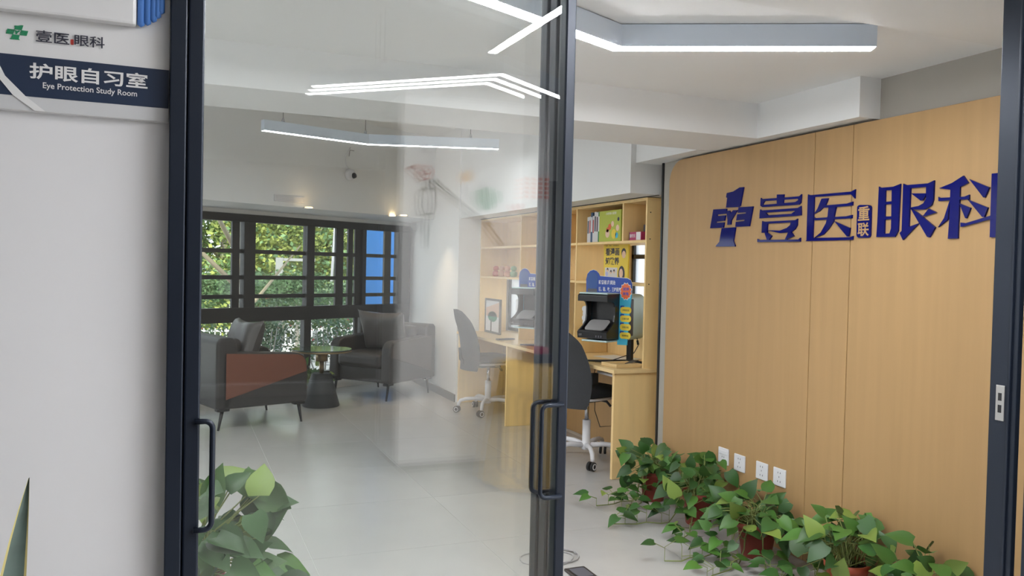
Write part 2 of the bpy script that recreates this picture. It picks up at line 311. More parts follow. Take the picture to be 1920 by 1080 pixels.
struct(bx('wall_left', m_white, -1.45, -1.3, 1.52, 7.6, 0, 2.75), 'white side wall of the study room')
struct(bx('wall_far', m_white, 2.55, 3.5, 7.62, 9.7, 0, 2.75), 'white wall beside the seating corner')
struct(bx('baseboard_far', M('dark_skirting', (.09, .09, .095), .5), 2.538, 2.55, 7.63, 9.36, 0, .075), 'dark skirting along the white wall')
# niche behind the shelf: wall with two window openings
nw = [(4.31, 7.62, 1.60, 1.80), (4.31, 4.60, 0, 1.60), (5.60, 6.62, 0, 1.60), (4.60, 5.60, 0, .70), (6.62, 7.62, 0, .70), (6.62, 7.62, 1.25, 1.60), (4.60, 5.60, .70, .98)]
mb = MB()
for a, b, c, d in nw: mb.box(3.06, 3.36, a, b, c, d)
struct(mb.build('wall_niche', m_wood2), 'wall behind the bookshelf with two window openings')
def side_window(name, x, y0, y1, z0, z1, bars, label):
    f = MB(); t = .03
    f.box(x, x + .05, y0, y0 + t, z0, z1).box(x, x + .05, y1 - t, y1, z0, z1).box(x, x + .05, y0, y1, z0, z0 + t).box(x, x + .05, y0, y1, z1 - t, z1)
    for b in bars: f.box(x, x + .05, y0, y1, b - .016, b + .016)
    o = struct(f.build(name, m_frame2), label)
    zs = [z0] + list(bars) + [z1]
    for a, b in zip(zs, zs[1:]): bx('pane', m_frost, x + .02, x + .028, y0 + .01, y1 - .01, a + .01, b - .01, o)
side_window('window_2', 3.30, 4.60, 5.60, .98, 1.60, [1.435], 'small frosted window behind the bookshelf near the panelling')
side_window('window_3', 3.08, 6.63, 7.61, .71, 1.25, [], 'small frosted window behind the far end of the desk')

# ------------------------------------------------------------------ angled window wall (local x = along wall, y = outward)
win = bpy.data.objects.new('window_1', None); COL.objects.link(win); win.location = P0; win.rotation_euler = (0, 0, WA); struct(win, 'dark framed gridded window wall looking onto trees')
def wb(name, x0, x1, z0, z1, mat=m_frame2, d0=.0, d1=.07, bevel=.003, par=win, glz=False):
    o = bx(name, mat, x0, x1, d0, d1, z0, z1, par, bevel)
    if glz:
        o.data.materials.append(m_clear)
        for i, p in enumerate(o.data.polygons): p.material_index = 0 if i == 2 else 1
    return o
sof = bpy.data.objects.new('wall_back', None); COL.objects.link(sof); sof.location = P0; sof.rotation_euler = (0, 0, WA); struct(sof, 'white wall and soffit above the window')
bx('soffit', m_white, -4.5, .9, -.82, .12, 1.83, 2.75, sof)
bx('window_head', m_white, -4.5, .3, .0, .12, 1.79, 1.84, sof)
bx('window_kerb', m_white, -4.5, .3, -.02, .14, -.05, .12, sof)
wb('frame', -4.4, 0, 1.715, 1.80); wb('frame', -4.4, 0, .745, .885, d0=-.01); wb('frame', -4.4, 0, .12, .19)
for a, b in ((-2.217, -2.093), (-1.479, -1.384), (-.733, -.68), (-.20, 0), (-4.4, -4.3)): wb('post', a, b, .885, 1.72, d0=-.008)
for a, b in ((-2.217, -2.145), (-1.497, -1.409), (-.735, -.68), (-.20, 0), (-4.4, -4.3), (-3.3, -3.2)): wb('post', a, b, .19, .745)
for a, b in ((-2.33, -2.25), (-1.083, -.981), (-.914, -.847), (-.817, -.733)): wb('stile', a, b, .885, 1.715, d0=.02, d1=.05)
wb('stile', -.387, -.289, .885, 1.715, m_frame3, .02, .05); wb('stile', -.81, -.765, .19, .745, d0=.02, d1=.05); wb('stile', -2.29, -2.25, .19, .745, d0=.02, d1=.05)
for x0, x1, mt in ((-4.3, -2.217, m_frame2), (-2.093, -1.479, m_frame2), (-1.384, -.733, m_frame2), (-.68, -.20, m_frame3)):
    for z in (1.432, 1.178, .993): wb('muntin', x0, x1, z - .02, z + .02, mt, .025, .045)
for x0, x1 in ((-4.3, -2.217), (-2.093, -1.479), (-1.384, -.733), (-.68, -.20)):
    zs = [.885, .993, 1.178, 1.432, 1.715]
    for a, b in zip(zs, zs[1:]): wb('pane', x0, x1, a, b, m_wglass, .033, .037, 0, glz=True)
for x0, x1 in ((-4.3, -3.3), (-3.2, -2.217), (-2.145, -1.497), (-1.409, -.735), (-.68, -.20)): wb('pane', x0, x1, .19, .745, m_wglass, .033, .037, 0, glz=True)

# ------------------------------------------------------------------ door wall: white panel, jambs, three stacked sliding leaves
struct(bx('wall_front', m_out, -4, -.012, 1.40, 1.52, 0, 2.79), 'white wall left of the sliding door')
struct(bx('wall_front', m_out, 2.2, 7, 1.40, 1.52, 0, 2.79), 'white wall right of the sliding door')
struct(bx('lintel', m_out, -.012, 2.2, 1.36, 1.56, 2.13, 2.79), 'wall above the sliding door')
dj = struct(bx('door_frame', m_frame, -.012, .012, 1.365, 1.52, 0, 2.13, None, .002), 'dark aluminium door jamb')
bx('jamb_strip', m_frame, .012, .018, 1.40, 1.52, 0, 2.13, dj, .001)
jr = struct(bx('door_frame', m_frame, 1.98, 1.996, 1.437, 1.512, 0, 2.13, None, .002), 'dark aluminium jamb with lock strike plate')
bx('jamb_strip', m_frame, 1.974, 1.98, 1.452, 1.458, 0, 2.13, jr, .001)
lp = MB().box(1.977, 1.98, 1.468, 1.492, .955, 1.047).build('strike_plate', m_steel, jr, .001)
for z in (1.002, 1.033): bx('latch_slot', m_black, 1.9765, 1.9775, 1.475, 1.485, z - .026, z - .006, lp)
struct(bx('door_frame', m_frame, 1.965, 2.25, 1.37, 1.40, 0, 2.13, None, .003), 'wide dark aluminium end frame of the door')
struct(bx('door_rail', m_frame, -.012, 2.2, 1.365, 1.52, 2.09, 2.13), 'top track of the sliding door')
for k, yk in enumerate((1.385, 1.428, 1.471)):
    d = thing('sliding_door', ['front glass sliding door leaf with a dark pull handle on each stile', 'middle glass sliding door leaf behind the front leaf', 'rear glass sliding door leaf closest to the room'][k], 'door', (0, yk, 0), 0, 'stacked glass door leaves')
    x0, x1, t = .014, .686, .021
    bx('stile', m_frame, x0, x0 + .024, 0, .032, .01, 2.09, d, .003); bx('stile', m_frame, x1 - t, x1, 0, .032, .01, 2.09, d, .003)
    bx('rail', m_frame, x0 + .024, x1 - t, 0, .032, .01, .07, d, .002); bx('rail', m_frame, x0 + .024, x1 - t, 0, .032, 2.03, 2.09, d, .002)
    pn = bx('pane', m_glass if k == 0 else m_glass2, x0 + .022, x1 - t + .002, .013, .019, .068, 2.032, d)
    pn.data.materials.append(m_clear)
    for i, p in enumerate(pn.data.polygons): p.material_index = 0 if i == 2 else 1
    def handle(xa, xb, side):
        h = []
        z0, z1, r = .895, 1.068, .012
        s = 1 if xb > xa else -1
        h += [(xa, -.006, z1)]
        h += [(xb - s * r + s * r * math.sin(R_(a)), -.006, z1 - r + r * math.cos(R_(a))) for a in range(0, 91, 15)]
        h += [(xb - s * r + s * r * math.cos(R_(a)), -.006, z0 + r - r * math.sin(R_(a))) for a in range(0, 91, 15)]
        h += [(xa, -.006, z0)]
        MB().tube(h, .0045, 8).build('handle', m_frame, d)
    if k == 0: handle(.030, .057, 1)
    if k < 2: handle(x1 - .012, x1 - .056, -1)

# ------------------------------------------------------------------ corridor behind the camera (what the glass mirrors)
struct(bx('corridor_ceiling', m_ceil, -4, 7, -6.5, 1.4, 2.42, 2.5), 'corridor ceiling')
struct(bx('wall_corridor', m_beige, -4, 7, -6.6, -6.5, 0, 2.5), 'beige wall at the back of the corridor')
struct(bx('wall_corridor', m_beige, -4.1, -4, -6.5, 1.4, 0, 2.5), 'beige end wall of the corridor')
pil = struct(bx('pillar', m_out, 1.314, 2.32, -2.75, -2.25, .05, 2.42, None, .004), 'broad white corridor pillar with drawings')
bx('plinth', M('dark_plinth', (.12, .115, .11), .5), 1.34, 2.30, -2.73, -2.28, 0, .05, pil)
# ================================================================== LAMPS
def vlamp(label, z, pts, top=.075, wires=None, ceil=None, wd=.056, em=None, drop=.002):
    # angular linear lamp: pts = end, apex, end (world xy)
    a, b, c = (Vector((p[0], p[1], 0)) for p in pts)
    t = thing('linear_lamp', label, 'lamp', (b.x, b.y, z), 0, 'angled linear lamps')
    def strip(h0, h1, wdt, inset=0):
        d1 = (a - b).normalized(); d2 = (c - b).normalized()
        n1 = Vector((-d1.y, d1.x, 0)); n2 = Vector((d2.y, -d2.x, 0))
        bis = (n1 + n2).normalized(); m = wdt / 2 / max(.2, bis.dot(n1))
        A = a - d1 * inset - b; C = c - d2 * inset - b
        poly = [A + n1 * wdt / 2, bis * m, C + n2 * wdt / 2, C - n2 * wdt / 2, bis * -m, A - n1 * wdt / 2]
        vs = [(p.x, p.y, h) for h in (h0, h1) for p in poly]
        fs = [(0, 1, 4, 5), (1, 2, 3, 4), (11, 10, 7, 6), (10, 9, 8, 7)] + [(i, i + 6, (i + 1) % 6 + 6, (i + 1) % 6) for i in range(6)]
        return MB().add(vs, fs)
    bo = strip(.0, top, wd).build('housing', m_lamp_body, t, .002); bo['label'] = 'pale aluminium housing'
    strip(-drop, .006, wd - .006, .004).build('diffuser', em or m_lampem, t)['label'] = 'glowing white diffuser'
    for p in (wires or []):
        q = b + ((a - b) if p < 0 else (c - b)) * abs(p) - b
        MB().tube([(q.x, q.y, top), (q.x, q.y, ceil - z)], .0022, 6).build('wire', m_black, t)
        MB().lathe([(.012, top), (.012, top + .02), (.004, top + .035)], (q.x, q.y, 0), 10).build('wire_grip', m_chrome, t)
    return t
vlamp('angled linear lamp fixed to the ceiling in front of the oak wall', 2.08, [(.60, 2.12), (1.385, 2.485), (2.145, 2.10)])
vlamp('angled linear lamp hanging on wires over the seating area', 2.25, [(.55, 6.02), (1.355, 6.29), (2.32, 6.0)], wires=[-.82, -.03, .78], ceil=2.695, em=m_lampem3, drop=.0003)
vlamp('angled linear lamp in the corridor, mirrored across the glass door', 2.10, [(.545, -.90), (1.203, -.30), (1.90, -.80)], wires=[-.6, .6], ceil=2.415, wd=.036, em=m_lampem2)
vlamp('angled linear lamp above the door approach, its tip mirrored in the glass', 2.10, [(1.05, .16), (1.06, .60), (1.75, .95)], wires=[-.6, .6], ceil=2.415, wd=.036, em=m_lampem4)
vlamp('angled linear lamp at the far side of the corridor', 2.10, [(2.6, -1.4), (3.3, -.9), (4.0, -1.4)], wires=[-.6, .6], ceil=2.415, wd=.036, em=m_lampem2)
vlamp('added unseen linear lamp on the near ceiling beside the side wall', 2.08, [(-1.15, 2.25), (-.55, 2.6), (.12, 2.25)], em=m_lampem6)  # added lamp out of view, lifts the light on the desk end
vlamp('added unseen linear lamp deep in the room near the side wall', 2.25, [(-1.1, 4.6), (-.5, 4.9), (.2, 4.5)], wires=[-.6, .6], ceil=2.695, em=m_lampem5)  # added lamp out of view, fill light for the deep room
for lab, x, y in (('warm recessed downlight in the soffit above the middle of the window', 1.10, 7.55), ('warm recessed downlight nearest the window in the soffit corner', 2.02, 8.17), ('warm recessed downlight at the front of the soffit corner', 2.10, 8.03)):
    t = thing('downlight', lab, 'lamp', (x, y, 1.83), 0, 'soffit downlights')
    MB().lathe([(.048, -.003), (.048, .002), (.036, .002), (.036, -.003)], seg=24, cap=False).add([], []).build('trim_ring', m_wplast, t)
    MB().lathe([(.036, -.001), (.036, .004)], seg=24).build('bulb', m_warm, t)
# lamp light also from ceiling spots above the soffit corner wall
sp = bpy.data.lights.new('downlight_beam', 'SPOT'); sp.energy = 16; sp.color = (1, .75, .5); sp.spot_size = R_(95); sp.spot_blend = .8; sp.shadow_soft_size = .03
for x, y in ((1.10, 7.55), (2.02, 8.17), (2.25, 7.95)):
    o = bpy.data.objects.new('downlight_beam', sp); COL.objects.link(o); o.location = (x, y, 1.82)

# added unseen spots in the corridor ceiling, brightening the mirrored white pillar
ws = bpy.data.lights.new('added_washer_beam', 'SPOT'); ws.energy = 240; ws.color = (1, .98, .96); ws.spot_size = R_(80); ws.spot_blend = .9; ws.shadow_soft_size = .05
for k, x in enumerate((2.2, 2.7)):
    t = thing('added_spot', ['added corridor spot closer to the white pillar', 'added corridor spot farther along the corridor'][k], 'lamp', (x, -.25, 2.42), 0, 'added corridor spots')
    MB().lathe([(.05, -.03), (.05, 0)], seg=20).build('housing', m_wplast, t); MB().lathe([(.04, -.032), (.04, -.029)], seg=20).build('bulb', EM('added_spot_glow', (1, .98, .96), 30), t)
    o = bpy.data.objects.new('added_washer_beam', ws); COL.objects.link(o); o.location = (x, -.25, 2.38); o.rotation_euler = Vector((1.8 - x, -2.0, -1.25)).to_track_quat('-Z', 'Y').to_euler()

# ================================================================== SIGNS
sg = thing('wall_sign', 'blue acrylic lettering with a cross emblem on the oak panelling', 'sign', (2.70, 2.9, 1.6))
def glyph(name, polys, x=2.7, d=.007, mat=m_blue):
    mb = MB()
    for i, p in enumerate(polys): mb.prism(p, (x - 2.70, -2.9, -1.6), (0, 1, 0), (0, 0, 1), (-1, 0, 0), d + (i + 1) * .00012)
    return mb.build(name, mat, sg)
for k in ('cross_emblem', 'yi', 'medical', 'eye', 'science'):
    o = glyph('emblem' if k == 'cross_emblem' else 'character', GLYPHS[k])
st = glyph('stamp', GLYPHS['stamp'])
ys = [p[0] for p in GLYPHS['stamp'][0]]; zs = [p[1] for p in GLYPHS['stamp'][0]]
y1_, y0_, za, zb = max(ys), min(ys), min(zs), max(zs)
for body, a, b in (('重', .52, .95), ('联', .05, .46)):
    text('character', body, (-.0078, y1_ - .008 - 2.9, za + (zb - za) * a - 1.6), (0, -1, 0), (0, 0, 1), (y1_ - y0_) - .016, (zb - za) * (b - a), m_wood, st, .0006, .02, n=(-1, 0, 0))

# door sign on the white wall (front face at y = 1.385)
ds = thing('door_sign', 'white board with navy band naming the study room beside the door', 'sign', (-.14, 1.40, 1.6))
L0 = Vector((.14, -1.40, -1.6))
def dsb(name, mat, poly, y0, d): return MB().prism(poly, L0 + Vector((0, y0, 0)), (1, 0, 0), (0, 0, 1), (0, -1, 0), d).build(name, mat, ds)
dsb('board', m_paper, [(-.62, 1.535), (-.013, 1.535), (-.013, 2.02), (-.62, 2.02)], 1.40, .012)
dsb('grey_band', m_softgrey, [(-.62, 1.5355), (-.0135, 1.5355), (-.0135, 1.556), (-.62, 1.556)], 1.388, .0012)
dsb('navy_band', m_navy, [(-.62, 1.556), (-.0135, 1.556), (-.0135, 1.615), (-.62, 1.615)], 1.388, .0016)
dsb('swoosh', m_paper, [(-.262, 1.64), (-.247, 1.615), (-.232, 1.583), (-.206, 1.556), (-.180, 1.5357), (-.194, 1.5357), (-.222, 1.556), (-.243, 1.583), (-.255, 1.615), (-.275, 1.64)], 1.3865, .0012)
Y_ = 1.3862
def dst(body, x0, x1, z0, z1, mat, bold): text('lettering', body, L0 + Vector((x0, Y_, z0)), (1, 0, 0), (0, 0, 1), x1 - x0, z1 - z0, mat, ds, .0008, bold, n=(0, -1, 0))
dst('护眼自习室', -.2015, -.0435, 1.5822, 1.606, m_paper, .022)
dst('Eye Protection Study Room', -.184, -.058, 1.5672, 1.5785, m_paper, .012)
dst('壹医', -.1935, -.150, 1.637, 1.654, m_ink, .012); dst('眼科', -.1435, -.103, 1.637, 1.654, m_ink, .012)
dsb('stamp_mark', m_redink, rrect(-.1487, -.1445, 1.638, 1.646, .001, 2), 1.388, .001)
E0, EZ = -.2185, 1.6385
gs = [[(3.607, 1.746)]]
mb = MB()
ye = [p[0] for q in GLYPHS['cross_emblem'] for p in q]; ze = [p[1] for q in GLYPHS['cross_emblem'] for p in q]
ym, zm = (max(ye) + min(ye)) / 2, (max(ze) + min(ze)) / 2; s_ = .028 / (max(ye) - min(ye))
for q in GLYPHS['cross_emblem']: mb.prism([(E0 + .001 - (a - ym) * s_, 1.6475 + (b - zm) * s_ * .9) for a, b in q], L0 + Vector((0, 1.388, 0)), (1, 0, 0), (0, 0, 1), (0, -1, 0), .001)
mb.build('emblem', m_green, ds)
# white cabinet-like block with blue fluted end above the lettering
fb = thing('fluted_ornament', 'white block with blue fluted rounded end on top of the door sign', 'ornament', (-.06, 1.388, 1.674))
bx('block', m_paper, -.52, 0, -.020, 0, 0, .34, fb, .004)
for x, z in ((.0065, .0005), (.0155, .004), (.0235, .0095), (.0295, .016), (.0345, .0235)):
    MB().lathe([(.001, z), (.0052, z + .003), (.0052, .34)], (x, -.008, 0), 12).build('flute', m_bluepl, fb)

# ================================================================== SOCKETS
for k, (y, z) in enumerate(((3.573, .354), (3.439, .347), (3.265, .347), (3.137, .347))):
    s = thing('wall_socket', ['white wall socket with rocker switch, closest to the desk', 'white wall socket second from the desk', 'white wall socket third from the desk', 'white wall socket farthest from the desk'][k], 'socket', (2.70, y, z), 0, 'white sockets on the oak wall')
    bx('plate', m_wplast, -.008, 0, -.043, .043, -.043, .043, s, .003)
    if k == 0: bx('rocker', m_wplast, -.012, -.008, -.032, .032, .010, .030, s, .001)
    for a, b in ((-.008, -.004), (.008, -.004), (-.009, -.024), (.009, -.024), (0, -.030)) if k == 0 else ((-.008, .022), (.008, .022), (0, .002), (-.009, -.02), (.009, -.02)):
        bx('slot', m_darkgrey, -.0086, -.0078, a - .0016, a + .0016, b - .004, b + .004, s)

# ================================================================== DESK AND BOOKSHELF
dk = thing('long_desk', 'long light wood desk running along the niche wall', 'desk', (2.80, 6.06, 0))
def dkb(name, x0, x1, y0, y1, z0, z1, mat=m_wood3, bev=.003): return bx(name, mat, x0 - 2.8, x1 - 2.8, y0 - 6.06, y1 - 6.06, z0, z1, dk, bev)
dkb('desktop', 2.545, 3.055, 4.50, 7.615, .675, .700)
for y in (4.53, 6.34, 7.59): dkb('side_panel', 2.565, 3.05, y, y + .025, 0, .675, m_wood2)
dkb('back_panel', 3.03, 3.05, 4.555, 6.34, 0, .675, m_wood); dkb('back_panel', 3.03, 3.05, 6.365, 7.59, 0, .675, m_wood)
dkb('cable_rail', 2.62, 2.86, 4.62, 4.86, .634, .650, m_wplast)
sh = thing('bookshelf', 'light wood open bookshelf standing on the back of the desk', 'shelf', (2.9, 6.06, .70))
def shb(name, x0, x1, y0, y1, z0, z1, mat=m_wood2, bev=.0015): return bx(name, mat, x0 - 2.9, x1 - 2.9, y0 - 6.06, y1 - 6.06, z0 - .7, z1 - .7, sh, bev)
XF = 2.775
shb('board', XF, 3.055, 4.53, 7.615, 1.775, 1.795)
for y0, y1 in ((4.53, 4.548), (5.515, 5.533), (6.59, 6.608), (7.597, 7.615)): shb('upright', XF, 3.055, y0, y1, .70, 1.775)
for a, b in ((4.548, 5.515), (5.533, 6.59), (6.608, 7.597)):
    for z in (1.525, 1.243): shb('shelf_board', XF + .003, 3.055, a, b, z - .018, z)
shb('divider', XF + .003, 3.05, 4.833, 4.851, 1.525, 1.775); shb('divider', XF + .003, 3.05, 6.05, 6.068, 1.525, 1.775)
for z in (1.70, 1.53, 1.24): MB().lathe([(.004, 0), (.004, .002)], seg=8, mat=Matrix.Translation((2.80 - 2.9, 4.53 - 6.06, z - .7)) @ Matrix.Rotation(R_(90), 4, 'X')).build('screw', m_black, sh)
for a, b, c, d in ((4.548, 5.515, 1.525, 1.775), (5.533, 6.59, .70, 1.775), (6.608, 7.597, 1.243, 1.775)): shb('back_panel', 3.050, 3.055, a, b, c, d)
struct(bx('shade_strip_shelf', m_black, 2.766, 2.78, 4.40, 7.61, 1.7955, 1.8035), 'black strip painting in the shadow gap above the bookshelf')  # solid black strip painted in where only shade lies above the shelf
struct(bx('shade_strip_corner', m_black, 2.742, 2.758, 4.302, 4.318, 0, 1.985), 'black strip painting in the shadow line at the wall corner')  # black strip painting the dark gap line beside the wall end
# deep sill in the window opening
struct(bx('window_sill', m_wood3, 3.06, 3.30, 4.61, 5.59, .98, .985), 'wooden sill of the small window behind the bookshelf')

# ------------------------------------------------------------------ things on the shelf
def book(label, y0, y1, z0, z1, x0, x1, mat, cat='book', grp='books on the top shelf', spine=None):
    t = thing('book', label, cat, ((x0 + x1) / 2, (y0 + y1) / 2, z0), 0, grp)
    X, Y_2, Z = (x1 - x0) / 2, (y1 - y0) / 2, z1 - z0
    bx('cover', mat, -X, X, -Y_2, Y_2, 0, Z, t, .001)
    bx('page_block', m_paper, -X + .004, X + .0005, -Y_2 + .002, Y_2 - .002, .003, Z + .0004, t)
    if spine: bx('spine_print', spine, -X - .0004, -X + .001, -Y_2 * .6, Y_2 * .6, Z * .35, Z * .85, t)
    return t
yy = 5.40
spec = [('white book with grey spine at the end of the row', .030, .185, m_bookw, m_darkgrey), ('white book with pink spine lettering', .022, .188, m_bookw, m_redink), ('blue-topped book between white ones', .028, .215, m_bookb, m_paper), ('white book with red spine title', .024, .190, m_bookw, m_redink),
        ('tall white book with dark spine title', .030, .218, m_bookw, m_ink), ('white book with plum spine panel', .028, .212, m_bookw, m_bookp), ('green spined book beside the lime picture book', .026, .214, m_bookg, m_paper)]
for lab, th, h, mt, spn in spec:
    book(lab, yy - th, yy, 1.5265, 1.5265 + h, 2.80, 2.97, mt, spine=spn); yy -= th + .001
t = thing('picture_book', 'lime green picture book facing outward on the top shelf', 'book', (2.80, 5.05, 1.5265))
bx('cover', m_lime, -.006, .006, -.155, .155, 0, .215, t, .001)
for y, z, r, mt in ((.0, .10, .022, m_orange), (-.04, .12, .02, m_skin), (.03, .055, .03, m_skin), (-.06, .05, .034, m_yell), (-.11, .09, .022, m_skin), (-.12, .15, .014, m_ink), (.03, .08, .018, m_orange), (-.10, .04, .02, m_cyan)):
    MB().prism(disc(y, z, r, 14), (-.0062, 0, 0), (0, 1, 0), (0, 0, 1), (-1, 0, 0), .0006).build('printed_figure', mt, t)
text('title', '小故事大道理', (-.0066, .06, .185), (0, -1, 0), (0, 0, 1), .15, .018, m_paper, t, .0003, .01, n=(-1, 0, 0))
t = thing('card_box', 'small magenta box with white end on the top shelf', 'box', (2.84, 4.70, 1.5265))
bx('body', m_magenta, -.04, .04, -.06, .09, 0, .055, t, .001); bx('end_label', m_paper, -.041, -.036, -.055, 0, .002, .053, t); bx('side_label', m_ink, -.041, -.036, .085, .0905, .002, .053, t)
text('lettering', '重庆文化', (-.0405, .082, .018), (0, -1, 0), (0, 0, 1), .07, .024, m_paper, t, .0004, .02, n=(-1, 0, 0))
tag(bx('storage_box', m_darkgrey, 2.90, 3.02, 4.60, 4.78, 1.5265, 1.635, None, .003), 'dark grey box behind the magenta box on the top shelf', 'box')
# yellow book standing in the window cell
yb = thing('yellow_book', 'yellow comic parenting book standing in the middle shelf cell', 'book', (2.90, 5.125, 1.2445))
MB().prism([(-.175, 0), (.165, 0), (.178, .275), (-.178, .275)], (0, 0, 0), (0, 1, 0), (0, 0, 1), (-1, 0, 0), .012).build('cover', m_yell, yb, .001)
for body, z in (('看漫画', .185), ('知教养', .120)):
    text('title', body, (-.0125, .145, z), (0, -1, 0), (0, 0, 1), .20, .055, m_ink, yb, .0004, .028, n=(-1, 0, 0))
text('subtitle', '画风、趣味、正面管教书', (-.0125, .145, .252), (0, -1, 0), (0, 0, 1), .19, .010, m_ink, yb, .0004, 0, n=(-1, 0, 0))
def yfig(name, poly, mt, d=.0006): MB().prism(poly, (-.012, 0, 0), (0, 1, 0), (0, 0, 1), (-1, 0, 0), d).build(name, mt, yb)
yfig('print_panel', [(-.03, .0), (.15, .0), (.15, .10), (-.03, .10)], m_bookw)
yfig('printed_hair', disc(-.09, .055, .045, 18, .058), m_ink, .0005); yfig('printed_face', disc(-.085, .06, .026, 16, .034), m_skin, .0008); yfig('printed_shoulder', [(-.15, .0), (-.02, .0), (-.05, .03), (-.12, .03)], m_skin, .001)
yfig('printed_hair', disc(-.115, .205, .032, 16), m_ink, .0005); yfig('printed_face', disc(-.117, .192, .026, 16), m_skin, .0008)
for y, z in ((.11, .085), (.06, .07), (.015, .075)): yfig('printed_hair', disc(y, z, .013, 12), m_ink, .0009); yfig('printed_face', disc(y, z - .008, .009, 10), m_skin, .0012)
yfig('printed_figure', disc(.12, .055, .018, 12), M('lilac_print', (.4, .45, .75), .5), .0009)
# far shelf: toys and picture frame
rnd = random.Random(3)
for k, (y, c, lab) in enumerate(((7.40, (.55, .12, .06), 'orange toy figure at the left of the far shelf'), (7.25, (.65, .35, .2), 'tan toy figure second on the far shelf'), (7.10, (.6, .25, .12), 'rust toy figure third on the far shelf'), (6.95, (.25, .4, .2), 'green toy figure fourth on the far shelf'))):
    t = thing('toy_figure', lab, 'toy', (2.86, y, 1.2445), 0, 'toys on the far shelf'); mt = M('toy_paint', c, .5)
    MB().lathe([(.02, 0), (.034, .012), (.034, .04), (.018, .055)], seg=14).build('body', mt, t); MB().lathe([(.006, .052), (.026, .062), (.030, .078), (.022, .095), (.004, .102)], seg=14).build('head', mt, t)
pf = thing('framed_picture', 'framed landscape picture with a green tree on the far desk', 'picture', (2.80, 7.30, .701))
MB().box(-.01, .01, -.20, -.18, 0, .33).box(-.01, .01, .18, .20, 0, .33).box(-.01, .01, -.18, .18, 0, .02).box(-.01, .01, -.18, .18, .31, .33).build('frame', m_beige, pf, .002)
bx('print', m_paper, -.004, .006, -.185, .185, .015, .315, pf)
for poly, mt in (([(-.17, .16), (.17, .16), (.17, .24), (-.17, .30)], m_skin), (disc(.0, .16, .12, 18, .05), m_green), ([(.02, .02), (.05, .02), (.05, .14), (.02, .14)], m_beige)):
    MB().prism(poly, (-.0045, 0, 0), (0, 1, 0), (0, 0, 1), (-1, 0, 0), .0006).build('printed_shape', mt, pf)
